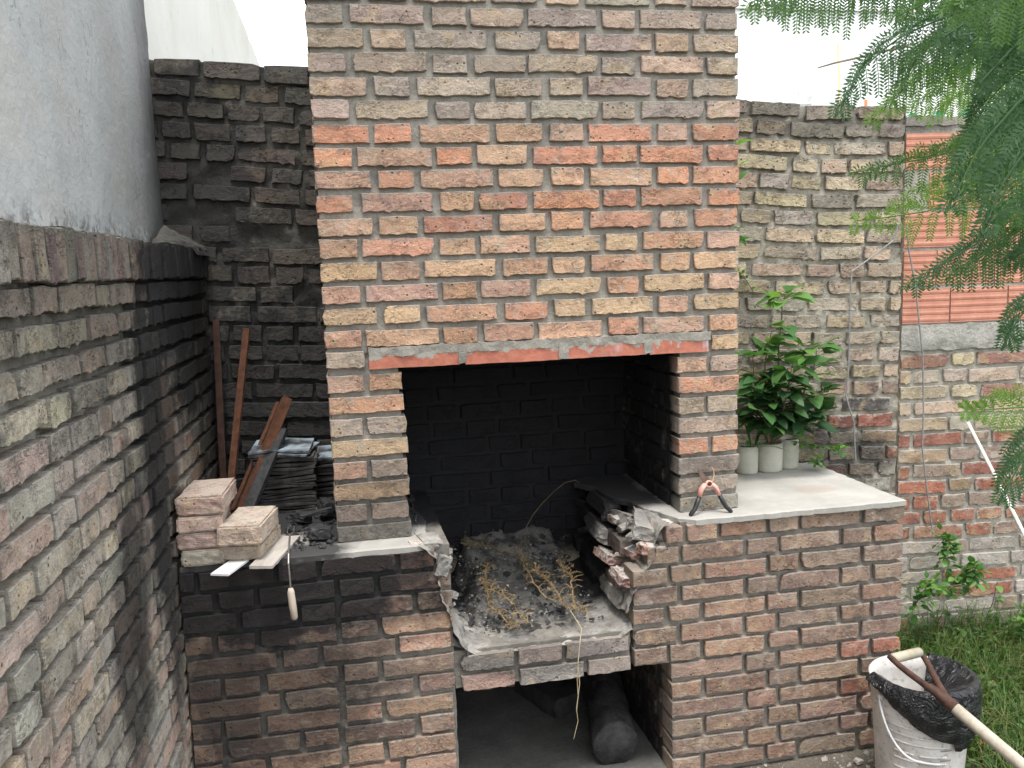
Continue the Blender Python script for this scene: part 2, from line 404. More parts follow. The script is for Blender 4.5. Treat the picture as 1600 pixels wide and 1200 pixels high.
while u < uend-.03:                      # soldier course standing on edge
    W_ = rnd.uniform(.052, .062); c3 = FL @ Vector((u+W_/2, 0, 1.05))
    vis = seen(c3, 45)
    if vis: cnt += 1
    lay('cope', FL, u, min(u+W_, uend), .990+rnd.uniform(-.004, .004), 1.112+rnd.uniform(-.006, .006), lw, jit(rnd.choice(LFT+[(.36, .26, .24)]), a=.15), proud=.006, rot=.015, stuff=None if vis else st_, y=-.012)
    u += W_+rnd.uniform(.004, .012)
o = st_.build('hidden_brickwork', M_LEFT, lw, color=(.4, .34, .28)); o['kind'] = 'stuff'
print('left bricks', cnt)
# mortar heap left on the ledge in the corner
mb = MB(); V = []; F = []; n_ = 14
for i in range(n_+1):
    for j in range(n_+1):
        x = -.72+.22*i/n_; y = .55+.36*j/n_
        h = 1.10+max(0, .13*(1-(i/n_))*(j/n_)**1.3)+.02*fbm((x, y, 1), 30, 4)+.012
        V.append((x, y, h if 0 < i < n_ else 1.08))
for i in range(n_):
    for j in range(n_):
        q = i*(n_+1)+j; F.append((q, q+n_+1, q+n_+2, q+1))
mb.add(V, F); mb.build('mortar_heap', MO_LEFT, lw, True)

# ------------------------------------------------------------------ plastered wall above it, pale wall beyond
g = N('plaster_grey'); p = g.pos(); sp = g.vm('MULTIPLY', p, (1, 1, .35))
n1 = g.noise(sp, 4.5, 5, .65, .8); n2 = g.noise(p, 2.2, 4, .6); n3 = g.noise(p, 70, 4, .7)
c = g.mix(g.rng(n1, .25, .75), (.36, .38, .39), (.50, .515, .515)); c = g.mix(g.ma('MULTIPLY', g.rng(g.noise(p, 3.5, 5, .65), .40, .60), .75), c, (.44, .435, .415))
c = g.mix(g.ma('MULTIPLY', g.rng(n3, .56, .7), .35), c, (.56, .56, .54))
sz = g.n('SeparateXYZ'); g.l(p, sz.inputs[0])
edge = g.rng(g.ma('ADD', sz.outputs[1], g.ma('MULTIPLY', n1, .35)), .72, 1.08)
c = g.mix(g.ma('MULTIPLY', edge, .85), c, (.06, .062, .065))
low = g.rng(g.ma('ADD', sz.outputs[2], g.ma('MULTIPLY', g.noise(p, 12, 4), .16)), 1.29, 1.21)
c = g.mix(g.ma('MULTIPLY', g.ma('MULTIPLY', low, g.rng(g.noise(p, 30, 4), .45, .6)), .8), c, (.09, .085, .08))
cr_ = g.ma('MULTIPLY', g.rng(g.ma('ABSOLUTE', g.ma('SUBTRACT', g.noise(g.vm('MULTIPLY', p, (1, 1.4, .6)), 5, 4, .6), .5)), 0, .006, 1, 0), g.rng(n2, .55, .6))
c = g.mix(g.ma('MULTIPLY', cr_, .6), c, (.1, .1, .1))
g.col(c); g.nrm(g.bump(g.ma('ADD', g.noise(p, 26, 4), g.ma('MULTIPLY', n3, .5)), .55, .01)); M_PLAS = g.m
mb = MB()
FP = frame((-.735, -1.36, 0), UL, Vector((-1, .022, 0)))
def amp_p(q): return .006+(.03 if q.z < 1.17 else 0)
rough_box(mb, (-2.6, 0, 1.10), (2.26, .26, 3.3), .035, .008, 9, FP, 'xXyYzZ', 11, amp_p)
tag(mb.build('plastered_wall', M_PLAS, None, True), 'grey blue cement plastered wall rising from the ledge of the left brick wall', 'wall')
mb = MB()
g = N('plaster_pale'); p = g.pos(); n1 = g.noise(g.vm('MULTIPLY', p, (1, .4, .5)), 2.4, 5, .6, .6); n2 = g.noise(p, 9, 4, .7)
c = g.mix(g.rng(n1, .2, .8), (.56, .54, .49), (.72, .71, .68)); c = g.mix(g.ma('MULTIPLY', g.rng(n2, .6, .72), .4), c, (.4, .39, .36))
g.col(c); g.nrm(g.bump(n2, .3, .01)); M_PALE = g.m
pf = at(407, 95, 0, -.74); pn = at(352, 0, 0, -.74)
rough_box(mb, (-1.0, 1.15, GZ), (-.76, 14, pf.z-.02), .25, .02, 3, None, 'xXyYzZ', 5)
tag(mb.build('pale_boundary_wall', M_PALE, None, True), 'pale cream plastered wall seen beyond the sooty back wall at top left', 'wall')

# ------------------------------------------------------------------ BACK WALL (rough bricks, behind the barbecue)
BA = -.09
UB = Vector((math.cos(BA), math.sin(BA), 0)); NB = Vector((-math.sin(BA), math.cos(BA), 0))
BO = Vector((-.90, .94, 0)); FB = frame((BO.x, BO.y, 0), UB, NB)
NR = 34
def ub(x): return (x+.90)/math.cos(BA)
def ztop(u): return 1.937-.0835*(u-.25) if u < 3.2 else 1.69-.03*(u-3.2)
def zrow(k, u): return GZ+(ztop(u)-GZ)*k/NR
bw = empty('brick_back_wall', (.8, .8, GZ), 'rough old brick wall with squeezed mortar behind the chimney, black with soot at its left end', 'brick wall')
ustep = ub(2.70)
mb = MB(); V = []; F = []
nu = int(ustep/.02); nv = 140
for i in range(nu+1):
    for j in range(nv+1):
        u = ustep*i/nu; z = GZ-.05+(ztop(u)-GZ+.04)*j/nv
        # mortar bulges out between the rows and sinks elsewhere
        d = .015-.036*fbm((u, 0, z), 15, 9, 4)-.014*nz((u, 3, z), 55, 2)
        V.append(FB @ Vector((u, d, z+.012*nz((u, 0, z), 9, 31)*(1 if j == nv else 0))))
for i in range(nu):
    for j in range(nv):
        q = i*(nv+1)+j; F.append((q, q+nv+1, q+nv+2, q+1))
mb.add(V, F)
for i in range(nu):   # top
    a_ = V[i*(nv+1)+nv]; b_ = V[(i+1)*(nv+1)+nv]; dn = FB.to_3x3() @ Vector((0, .15, .012*nz((i*.3, 0, 0), 3)))
    mb.add([a_, b_, b_+dn, a_+dn, a_+dn-Vector((0, 0, 2.9)), b_+dn-Vector((0, 0, 2.9))], [(0, 1, 2, 3), (3, 2, 5, 4)])
mb.add([FB @ Vector((ustep, .0, GZ-.05)), FB @ Vector((ustep, .15, GZ-.05)), FB @ Vector((ustep, .15, ztop(ustep))), FB @ Vector((ustep, 0, ztop(ustep)))], [(0, 1, 2, 3)])
mb.add([FB @ Vector((0, .0, GZ-.05)), FB @ Vector((0, .15, GZ-.05)), FB @ Vector((0, .15, ztop(0))), FB @ Vector((0, 0, ztop(0)))], [(3, 2, 1, 0)])
mb.build('mortar_core', MO_BACK, bw, True)
st_ = MB(); cnt = 0
for k in range(NR):
    u = .02+rnd.uniform(-.12, .02); i = rnd.randint(0, 1)
    while u < ustep-.02:
        L = rnd.choice([.25, .13, .13, .19, .145, .125, .24])+rnd.uniform(-.012, .012); e = min(u+L, ustep-.006)
        uu = max(u, .0)
        if e-uu > .05:
            um = (uu+e)/2; z0 = zrow(k, um); z1 = zrow(k+1, um); c3 = FB @ Vector((um, 0, z0))
            hid = (.06 < c3.x < 1.53) or (c3.z < -.05 and c3.x < 2.2) or c3.z < -.95
            vis = seen(c3, 30) and not hid
            if c3.x > 1.4:
                colr = jit(rnd.choice(BKR), a=.13)
                if z0 < .34 and c3.x > 2.05 and rnd.random() < .55: colr = jit(rnd.choice(BKL), a=.12)
                if .12 < z0 < .30 and 2.2 < c3.x < 2.75 and rnd.random() < .75: colr = jit(rnd.choice([(.30, .12, .09), (.16, .07, .06), (.34, .13, .09), (.1, .09, .09)]))
                if z0 < -.1: colr = jit((.40, .37, .33), a=.1)
            else: colr = jit(rnd.choice(BKR), a=.15)
            if vis: cnt += 1
            if rnd.random() < .95 or not vis:
                gap = rnd.uniform(.016, .028)
                lay('back', FB, uu, e, z0+gap*.6, z1-gap*.4, bw, colr, proud=.006, rot=.022, stuff=None if vis else st_, y=-.004, tilt=.08*k/NR if um < 3.2 else .03)
        u = e+rnd.uniform(.012, .03)
o = st_.build('hidden_brickwork', M_BACK, bw, color=(.4, .33, .26)); o['kind'] = 'stuff'
print('back bricks', cnt)

# ------------------------------------------------------------------ GARDEN WALL to its right: old bricks below, ribbed hollow bricks above
gw = empty('hollow_block_wall', (3.2, .55, GZ), 'garden wall at the right with ribbed orange hollow bricks over a cement band and old bricks', 'wall')
FG = frame(tuple(FB @ Vector((ustep+.004, .006, 0))), UB, NB)
GL = 1.7
mb = MB(); rough_box(mb, (0, .012, GZ-.05), (GL, .15, .585), .02, .014, 16, FG, 'xXyYzZ', 21)
mb.build('mortar_core', MO_GARD, gw, True)
mb = MB(); rough_box(mb, (0, -.008, .52), (GL, .15, .645), .018, .016, 18, FG, 'xXyYzZ', 27)
mb.build('cement_band', mortar_mat('cement_band', S_BACKR, (.40, .385, .35), rough=1.6), gw, True)
mb = MB(); rough_box(mb, (0.003, .003, .64), (GL, .145, 1.60), .02, .006, 18, FG, 'xXyYzZ', 29)
mb.build('joint_mortar', MO_GARD, gw, True)
st_ = MB(); cnt = 0
k = 0; zb = .44
while zb > GZ-.02:
    u = -.06 if k % 2 else .0; i = k % 2
    while u < GL-.03:
        L = (.25, .125, .13)[rnd.randint(0, 2) if rnd.random() < .4 else i % 2]+rnd.uniform(-.01, .01); i += 1
        e = min(u+L, GL-.005); uu = max(u, .004)
        if e-uu > .045:
            c3 = FG @ Vector(((uu+e)/2, 0, zb)); vis = seen(c3, 40) and zb > -1.0
            if zb > .1: colr = jit(rnd.choice(BKR+[(.30, .17, .13)]), a=.12)
            elif zb > -.45: colr = jit(rnd.choice(BKL+[(.34, .15, .1), (.32, .13, .09)]), a=.14)
            else: colr = jit(rnd.choice([(.37, .34, .31), (.34, .3, .27), (.4, .36, .32), (.3, .22, .18)]), a=.1)
            if zb < -.3 and rnd.random() < .2: colr = jit((.34, .15, .1))
            if vis: cnt += 1
            lay('gard', FG, uu, e, zb+rnd.uniform(-.004, .004), zb+.060, gw, colr, proud=.004, rot=.016, stuff=None if vis else st_)
        u = e+rnd.uniform(.012, .022)
    k += 1; zb -= .0785
if st_.V: o = st_.build('hidden_brickwork', M_GARD, gw, color=(.35, .25, .2)); o['kind'] = 'stuff'
print('garden bricks', cnt)
M_HOLLOW = plain_mat('hollow_brick_clay', (.46, .20, .14), (.55, .27, .195), 14, .85, 0, .35, .003, .2)
def hollow(L, H, D):
    mb = MB(); pr = [(0, 0)]; n_ = 5
    for i in range(n_):
        a_ = H*i/n_; h = H/n_; pr += [(a_+h*.10, 0), (a_+h*.14, .003), (a_+h*.22, .003), (a_+h*.26, 0), (a_+h*.55, -.0015), (a_+h*.8, 0)]
    pr += [(H, 0)]; pr = [pr[0]]+pr[1:]
    V = []; F = []
    for x in (0, L):
        for z, y in pr: V.append((x, y, z))
        V.append((x, D, H)); V.append((x, D, 0))
    n_ = len(pr)+2
    for i in range(n_): j = (i+1) % n_; F.append((i, i+n_, j+n_, j))
    F.append(tuple(range(n_))); F.append(tuple(range(n_, 2*n_))[::-1])
    return mesh('hollow_brick', V, F)
HB = [hollow(.285, .165, .12), hollow(.205, .165, .12)]
for me in HB: me.materials.append(M_HOLLOW)
zb = .650; k = 0
while zb < 1.55:
    u = [.004, -.12, .004, -.17, -.06][k % 5]
    while u < GL:
        L = .285 if k % 5 or u > .1 else .235
        e = u+L; uu = max(u, .004)
        hh = min(.165, 1.61-zb)
        if hh > .05 and not (k == 3 and u < .04):
            me = HB[0]
            M = FG @ Matrix.Translation((uu, -.004+rnd.uniform(-.003, .003), zb+.004)) @ Euler((0, rnd.uniform(-.006, .006), rnd.uniform(-.006, .006))).to_matrix().to_4x4() @ Matrix.Diagonal(((e-uu)/.285, 1, hh/.165, 1))
            link('hollow_brick', me, None, gw, M)
        u = e+rnd.uniform(.008, .014)
    zb += .182; k += 1
# mortar along the top with green glass set in it
mb = MB(); rough_box(mb, (.0, -.004, 1.585), (GL, .14, 1.625), .02, .016, 20, FG, 'xXyYzZ', 35)
mb.build('top_mortar', MO_GARD, gw, True)
g = N('green_glass'); g.col((.05, .35, .2)); g.b.inputs['Roughness'].default_value = .12; g.b.inputs['Transmission Weight'].default_value = .6; M_GG = g.m
for i, (u, s_) in enumerate([(.055, .036), (.19, .042), (.33, .046), (.52, .04), (.8, .04)]):
    mb = MB(); r = random.Random(i+3); V = [(-s_, 0, 0), (s_, 0, .0), (s_*.8, .01, s_*.9), (s_*.1, .0, s_*1.5*r.uniform(.6, 1)), (-s_*.7, .012, s_*.6)]
    V2 = [(x, y+.006, z) for x, y, z in V]
    mb.add(V+V2, [(0, 1, 2, 3, 4), (9, 8, 7, 6, 5)]+[(i_, (i_+1) % 5, (i_+1) % 5+5, i_+5) for i_ in range(5)], FG @ Matrix.Translation((u, .05, 1.615)))
    mb.build('glass_shard', M_GG, gw)
# rusty rod, and a tree flower stalk shaped as a cane, behind that wall
a_ = FG @ Vector((-.09, .2, 0))
mb = MB(); mb.tube([(a_.x, a_.y, GZ), (a_.x-.005, a_.y, 1.74)], .008, 8)
tag(mb.build('reinforcing_rod', plain_mat('rod_rust', (.42, .12, .05), (.5, .17, .07), 30, .7), None, True), 'thin orange rusty rod standing up behind the wall where the two walls meet', 'rod')
mb = MB(); mb.tube([(a_.x-.05, a_.y+.05, GZ), (a_.x-.075, a_.y+.05, 1.0), (a_.x-.13, a_.y+.05, 2.02)], [.006, .006, .005], 8)
tag(mb.build('flower_stalk', plain_mat('dry_stalk', (.5, .42, .22), (.6, .5, .3), 12, .7), None, True), 'yellowish flower stalk shaped as a cane behind the wall among the fern like fronds', 'pole')

# far white washed house, almost lost in the bright sky
M_WHITE = plain_mat('whitewash', (.78, .78, .78), (.82, .82, .82), 3, .9, 0, .2)
hw = empty('whitewashed_house', (9, 15, GZ), 'bright whitewashed house far behind the right garden wall, nearly lost in glare', 'house')
a_ = at(1150, 14, 1, 14); 
mb = MB(); mb.box((3.5, 14, GZ), (15, 20, a_.z)); mb.build('wall', M_WHITE, hw)
mb = MB(); mb.box((3.45, 13.94, a_.z), (15.05, 20.05, a_.z+.10)); mb.build('parapet_coping', plain_mat('parapet_grey', (.70, .70, .70), (.76, .76, .76), 4, .9), hw)
p0 = at(1247, 140, 1, 13.99); p1 = at(1268, 163, 1, 13.99)
mb = MB(); rough_box(mb, (p0.x, 13.975, p1.z), (p1.x, 14.0, p0.z), .05, .03, 6, None, 'xXyYzZ', 61)
mb.build('bare_plaster_patch', plain_mat('bare_patch', (.45, .44, .42), (.85, .85, .85), 2.2, .9), hw)

# ================================================================== THE BARBECUE
bq = empty('brick_barbecue', (.85, .3, GZ), 'large brick barbecue with tall chimney, black firebox and broken ash trough', 'barbecue')
CW = 1.578
FC = frame((0, 0, 0), (1, 0, 0), (0, 1, 0))
mb = MB()
rough_box(mb, (.006, .018, .70), (CW-.006, .15, 2.6), .016, .010, 17, None, 'xXyYzZ', 51)
rough_box(mb, (.006, .15, 1.1), (CW-.006, .80, 2.6), .06, .004, 20, None, 'xXYzZ', 53)
rough_box(mb, (.006, .15, .70), (.25, .80, 1.1), .03, .006, 20, None, 'xXYzZ', 53)
rough_box(mb, (1.34, .15, .70), (CW-.006, .80, 1.1), .03, .006, 20, None, 'xXYzZ', 54)
rough_box(mb, (.006, .018, .0), (.256, .80, .70), .016, .008, 18, None, 'xXyYzZ', 55)
rough_box(mb, (1.342, .018, .0), (CW-.006, .80, .70), .016, .008, 18, None, 'xXyYzZ', 56)
rough_box(mb, (.2, .715, -.45), (1.45, .735, 1.2), .03, .008, 14, None, 'xXyYzZ', 57)
mb.build('chimney_mortar', MO_CHIM, bq, True)
st_ = MB(); cnt = 0
def chim_col(k):
    if k <= 4: return jit(rnd.choice(TAN), a=.12)
    if k <= 9: return jit(rnd.choice(RED), a=.10)
    if k <= 14: return jit(rnd.choice(ORG), a=.10)
    return jit(rnd.choice(ORG+TAN+TAN), a=.1)
PA = [.19, .125, .255, .165, .12, .24, .115, .175]; PB = [.128, .255, .122, .182, .245, .122, .24, .12]
for k in range(-9, 15):
    zb = 1.84-k*.08; pat = PA if k % 2 else PB
    jo = (CW-sum(pat))/(len(pat)-1); u = 0.
    for i, L in enumerate(pat):
        u0 = u+(rnd.uniform(-.008, .003) if i else -rnd.uniform(0, .004)); u1 = u+L+(rnd.uniform(-.003, .007) if i < len(pat)-1 else rnd.uniform(-.003, .005))
        vis = seen((u0+.1, 0, zb), 12); cnt += vis
        dz = rnd.uniform(-.003, .003)
        lay('chim', FC, u0, u1, zb+dz, zb+.0605+dz+rnd.uniform(-.003, .003), bq, chim_col(k) if k > -1 else jit(rnd.choice(TAN)), proud=.0025, rot=.007, stuff=None if vis else st_)
        u += L+jo
# lintel course: end bricks and smooth clay lintel pieces
lay('chim', FC, -.002, .135, .648, .706, bq, jit(TAN[0])); lay('chim', FC, 1.468, CW, .640+.005, .700, bq, jit(ORG[1]))
g = N('lintel_clay'); p = g.pos(); n1 = g.noise(p, 26, 4, .6); 
c = g.mix(g.rng(n1, .35, .65), (.42, .145, .10), (.52, .20, .135))
sx = g.n('SeparateXYZ'); g.l(p, sx.inputs[0])
fr = g.ma('ADD', g.ma('MULTIPLY', g.rng(sx.outputs[2], .645, .70), .42), g.noise(p, 17, 4, .65))
c = g.mix(g.rng(fr, .72, .77), c, (.36, .35, .31))
bl = g.ma('MULTIPLY', g.rng(g.noise(g.vm('MULTIPLY', p, (1, 1, .3)), 14, 3), .50, .62), g.rng(sx.outputs[0], 1.0, 1.15))
c = g.mix(g.ma('MULTIPLY', bl, .8), c, (.55, .55, .6)); g.col(c); g.nrm(g.bump(fr, .6, .008)); g.b.inputs['Roughness'].default_value = .75
M_LINT = g.m
pieces = [(.150, .48), (.50, .86), (.885, 1.20), (1.215, 1.452)]
for a_, b_ in pieces:
    me = MB(); rough_box(me, (a_, -.004, .637+rnd.uniform(0, .002)), (b_, .13, .695), .02, .003, 18, None, 'xXyYzZ', 91)
    me.build('lintel_block', M_LINT, bq, True)
mb = MB(); rough_box(mb, (.15, -.006, .685), (1.46, .1, .716), .014, .010, 20, None, 'xXyYzZ', 93)
rough_box(mb, (.476, -.008, .641), (.506, .1, .70), .01, .008, 25, None, 'xXyYzZ', 94); rough_box(mb, (.856, -.008, .641), (.892, .1, .70), .01, .008, 25, None, 'xXyYzZ', 95)
rough_box(mb, (1.19, -.007, .645), (1.225, .1, .70), .01, .008, 25, None, 'xXyYzZ', 96)
mb.build('lintel_mortar', MO_CHIM, bq, True)
# piers either side of the firebox
for k in range(16, 24):
    zb = 1.84-k*.08
    for x0, x1 in ((0, .268+.004*(k % 2)), (1.330, CW)):
        two = (k % 2 == 0) if x0 == 0 else (k in (16, 18, 20))
        if k == 23: lay('chim', FC, x0, x1, zb+.004, zb+.06, bq, jit((.27, .25, .215)), proud=.002); continue
        if two:
            m_ = (x0+x1)/2+rnd.uniform(-.012, .012)
            lay('chim', FC, x0-rnd.uniform(0, .004), m_-.009, zb, zb+.0605, bq, chim_col(k), proud=.002)
            lay('chim', FC, m_+.007, x1+rnd.uniform(-.004, .006), zb, zb+.0605, bq, chim_col(k), proud=.002)
        else: lay('chim', FC, x0-rnd.uniform(0, .004), x1+rnd.uniform(-.004, .008), zb, zb+.0605, bq, chim_col(k), proud=.002)
# inner right face of the firebox (seen in shadow), inner left, side faces of the chimney
FR = frame((1.330, 0, 0), (0, 1, 0), (1, 0, 0))
FI = frame((.268, .79, 0), (0, -1, 0), (-1, 0, 0))
FS = frame((0, .79, 0), (0, -1, 0), (1, 0, 0)); FT = frame((CW, 0, 0), (0, 1, 0), (-1, 0, 0))
FK = frame((.262, .700, 0), (1, 0, 0), (0, 1, 0))
for k in range(16, 24):
    zb = 1.84-k*.08; u = .125 if k % 2 else .20
    while u < .76:
        L = .255 if rnd.random() < .5 else .125; e = min(u+L, .78)
        if e-u > .04: lay('chim', FR, u, e, zb, zb+.0605, bq, chim_col(k), proud=.003)
        u = e+.02
for k in range(15, 29):
    zb = 1.84-k*.08; u = -.0 if k % 2 else -.1
    while u < 1.05:
        L = .255 if rnd.random() < .5 else .13; e = min(u+L, 1.07); uu = max(0, u)
        if e-uu > .04: lay('chim', FK, uu, e, zb, zb+.0605, bq, jit(rnd.choice(TAN)), proud=.008, rot=.02, stuff=None if k >= 22 else st_)
        u = e+.02
for k in range(-9, 24):
    zb = 1.84-k*.08
    for FX in (FS, FT):
        u = .125 if k % 2 else .20
        if FX is FS: u = .0
        while u < .72:
            L = .255 if rnd.random() < .5 else .13; e = min(u+L, .78)
            if e-u > .04: lay('chim', FX, u, e, zb, zb+.0605, bq, (0, 0, 0), proud=.003, stuff=st_)
            u = e+.02
o = st_.build('side_brickwork', M_CHIM, bq, color=(.4, .28, .21)); o['kind'] = 'stuff'

# ---- base
TH = math.atan2(.045, 2.797)
BX, BY = -.541, -.127
FBs = frame((BX, BY, 0), (math.cos(TH), math.sin(TH), 0), (-math.sin(TH), math.cos(TH), 0))
def us(x): return (x-BX)/math.cos(TH)
UE = us(2.256)
mb = MB(); q = .020
rough_box(mb, (0, q, GZ-.05), (us(.402), .98, -.012), .02, .005, 24, FBs, 'xXyYzZ', 63)
rough_box(mb, (us(1.262), q, GZ-.05), (UE-q, .72, -.575), .02, .005, 24, FBs, 'xXyYzZ', 64)
rough_box(mb, (us(1.105), q, -.575), (UE-q, .72, -.25), .02, .006, 24, FBs, 'xXyYzZ', 65)
rough_box(mb, (us(1.14), q+.002, -.25), (UE-q, .72, -.165), .02, .012, 20, FBs, 'xXyYzZ', 75)
rough_box(mb, (us(1.215), q, -.165), (UE-q, .72, -.085), .02, .012, 20, FBs, 'xXyYzZ', 76)
rough_box(mb, (us(1.30), q, -.085), (UE-q, .72, -.012), .02, .006, 24, FBs, 'xXyYzZ', 66)
rough_box(mb, (us(.402), q, -.572), (us(1.09), .90, -.425), .02, .006, 24, FBs, 'xXyYzZ', 67)
rough_box(mb, (us(.40), .90, GZ-.05), (us(1.27), .94, -.4), .04, .006, 24, FBs, 'xXyYzZ', 68)
mb.build('base_mortar', MO_BASE, bq, True)
st_ = MB(); cntb = 0
def base_col(x, k):
    c = rnd.choice(BAS)
    if x > 2.05 and k in (6, 7, 8, 9) and rnd.random() < .8: c = (.35, .155, .115)
    if x < .45 and k > 2 and rnd.random() < .35: c = (.40, .26, .19)
    return jit(c, a=.12)
for k in range(0, 13):                       # right part, measured from the right corner
    zb = -.0795*(k+1)-.002; e = UE; i = 0
    lim = us(1.10) if zb > -.41 else (us(1.10) if zb > -.575 else us(1.252))
    if k == 0: lim = us(1.235)
    if k == 1: lim = us(1.16)
    seq = [.175, .125, .255, .125] if k % 2 == 0 else [.125, .255, .125, .255]
    while e > lim+.03:
        L = (seq[0] if i == 0 else (.125, .255)[(i+(0 if k % 2 == 0 else 1)) % 2 if i else 0])
        if i and rnd.random() < .07: L = .19
        s = max(e-L, lim+rnd.uniform(-.004, .004))
        if s-lim < .06: s = lim
        x = BX+(s+e)/2
        vis = seen(FBs @ Vector((s, 0, zb)), 15); cntb += vis
        lay('base', FBs, s, e+(.003 if i == 0 else 0), zb+rnd.uniform(-.003, .003), zb+.0595+rnd.uniform(-.003, .003), bq, base_col(x, k), proud=.003, rot=.009, stuff=None if vis else st_)
        e = s-rnd.uniform(.014, .022); i += 1
for k in range(0, 13):                       # left part, from its right edge to the side wall
    zb = -.0795*(k+1)-.002; e = us(.392)+(.01 if k < 4 else 0); i = k % 2
    if k in (5, 6): e = us(.40)
    if k == 0: e = us(.345)
    while e > .02:
        L = (.125, .255)[i % 2]+rnd.uniform(-.008, .008)
        if rnd.random() < .08: L = .19
        s = e-L
        if s < .06: s = .003
        x = BX+(s+e)/2
        vis = seen(FBs @ Vector((s, 0, zb)), 15); cntb += vis
        lay('base', FBs, s, e, zb+rnd.uniform(-.003, .003), zb+.0595+rnd.uniform(-.003, .003), bq, base_col(x, k), proud=.003, rot=.009, stuff=None if vis else st_)
        e = s-rnd.uniform(.014, .022); i += 1
for k, zb, x0, x1 in ((5, -.498, .405, 1.098), (6, -.579, .405, 1.25)):     # two courses over the lower opening
    e = us(x1)-.018 if k == 5 else us(1.085); i = k
    while e > us(x0)+.03:
        L = (.17, .25)[i % 2]; s = max(e-L, us(x0)+.018)
        if s-us(x0) < .07: s = us(x0)+.018
        lay('base', FBs, s, e, zb, zb+.0605, bq, jit(rnd.choice([(.36, .30, .26), (.40, .27, .22), (.33, .3, .27)])), proud=.003)
        e = s-.018; i += 1
# inner right faces: lower opening and trough
FO = frame(tuple(FBs @ Vector((us(1.252), 0, 0))), (-math.sin(TH), math.cos(TH), 0), (1, 0, 0))
for k in range(7, 13):
    zb = -.0795*(k+1)-.002; u = .125 if k % 2 else .19
    while u < .68:
        L = .255 if rnd.random() < .5 else .125; e = min(u+L, .7)
        if e-u > .04: lay('base', FO, u, e, zb, zb+.0595, bq, base_col(1.2, k), proud=.003)
        u = e+.018
FU = frame(tuple(FBs @ Vector((us(1.095), 0, 0))), (-math.sin(TH), math.cos(TH), 0), (1, 0, 0))
for k in range(1, 5):
    zb = -.0795*(k+1)-.002; u = .14 if k % 2 else .2
    while u < .76:
        L = rnd.choice([.22, .12, .16]); e = min(u+L, .78); off = rnd.uniform(-.01, .03) if k < 3 else rnd.uniform(-.02, .01)
        if e-u > .04: lay('base', FU, u, e, zb, zb+.0595, bq, jit((.26, .19, .17)), proud=.01, rot=.05, y=off)
        u = e+.018
FE = frame(tuple(FBs @ Vector((UE, 0, 0))), (-math.sin(TH), math.cos(TH), 0), (-1, 0, 0))
for k in range(0, 13):
    zb = -.0795*(k+1)-.002; u = .125 if k % 2 else .07
    while u < .70:
        L = .255 if rnd.random() < .5 else .125; e = min(u+L, .72)
        if e-u > .04: lay('base', FE, u, e, zb, zb+.0595, bq, base_col(2.2, k), proud=.003, stuff=st_)
        u = e+.018
o = st_.build('end_brickwork', M_BASE, bq, color=(.36, .22, .17)); o['kind'] = 'stuff'
print('chimney', cnt, 'base', cntb)
# counter slabs
g = N('counter_cement'); p = g.pos(); n1 = g.noise(p, 4, 4, .6); n2 = g.noise(p, 80, 4, .7)
c = g.mix(g.rng(n1, .35, .65), (.30, .29, .265), (.40, .385, .355)); c = g.mix(g.ma('MULTIPLY', g.rng(n2, .55, .7), .35), c, (.3, .28, .25))
dst = g.vm('LENGTH', g.vm('MULTIPLY', g.vm('SUBTRACT', p, (2.02, .17, 0)), (8, 12, 1)))
c = g.mix(g.rng(g.ma('ADD', dst, g.ma('MULTIPLY', n1, .8)), 1.0, 1.35, .45, 0), c, (.30, .24, .19))
c = g.mix(g.rng(g.vor(p, 7), .02, .045, .75, 0), c, (.08, .08, .075))
c = g.mix(soot(g, [((.80, .62, 0), (.56, .50, .3), .95, 'box'), ((-.3, .5, .0), (.55, .45, .2), .97), ((-.32, -.06, .0), (.34, .14, .2), .9), ((-.02, .2, 0), (.14, .26, .2), .95), ((-.08,-.06,0),(.15,.10,.1),.9)]), c, (.02, .02, .022))
g.col(c); g.nrm(g.bump(g.ma('ADD', g.noise(p, 22, 4), n2), .3, .006)); M_CEM = g.m
def slab(poly, z0, z1, name, rag=.006):
    """cement slab with an uneven rim"""
    P = []; n_ = len(poly)
    for i in range(n_):
        a_ = Vector(poly[i]); b_ = Vector(poly[(i+1) % n_]); m_ = max(1, int((b_-a_).length/.025))
        for j in range(m_):
            q_ = a_+(b_-a_)*j/m_; P.append((q_.x+rag*nz((q_.x, q_.y, 0), 35, 1), q_.y+rag*nz((q_.x, q_.y, 5), 35, 2)))
    mb = MB(); n_ = len(P); cx_ = sum(x for x, y in P)/n_; cy_ = sum(y for x, y in P)/n_
    V = [(x, y, z0+.004*nz((x, y, 9), 30)) for x, y in P]+[(x, y, z1-.004) for x, y in P]+[(x+(cx_-x)*.012, y+(cy_-y)*.02, z1) for x, y in P]
    F = [(i, (i+1) % n_, (i+1) % n_+n_, i+n_) for i in range(n_)]+[(i+n_, (i+1) % n_+n_, (i+1) % n_+2*n_, i+2*n_) for i in range(n_)]
    F += [tuple(range(2*n_, 3*n_)), tuple(range(n_))[::-1]]
    mb.add(V, F); return mb.build(name, M_CEM, bq)
def by(x): return BY+(x-BX)*math.tan(TH)
slab([(1.36, by(1.36)-.008), (2.262, by(2.262)-.012), (2.262, .64), (1.10, .75), (1.06, .62), (1.13, .50), (1.13, .36), (1.20, .22), (1.22, .12), (1.27, .03), (1.30, -.06)], -.022, .002, 'counter_slab', .010)
slab([(-.535, -.12), (.26, -.112), (.335, -.10), (.325, .03), (.345, .2), (.30, .45), (.30, .8), (-.53, .88)], -.022, .001, 'counter_slab', .008)

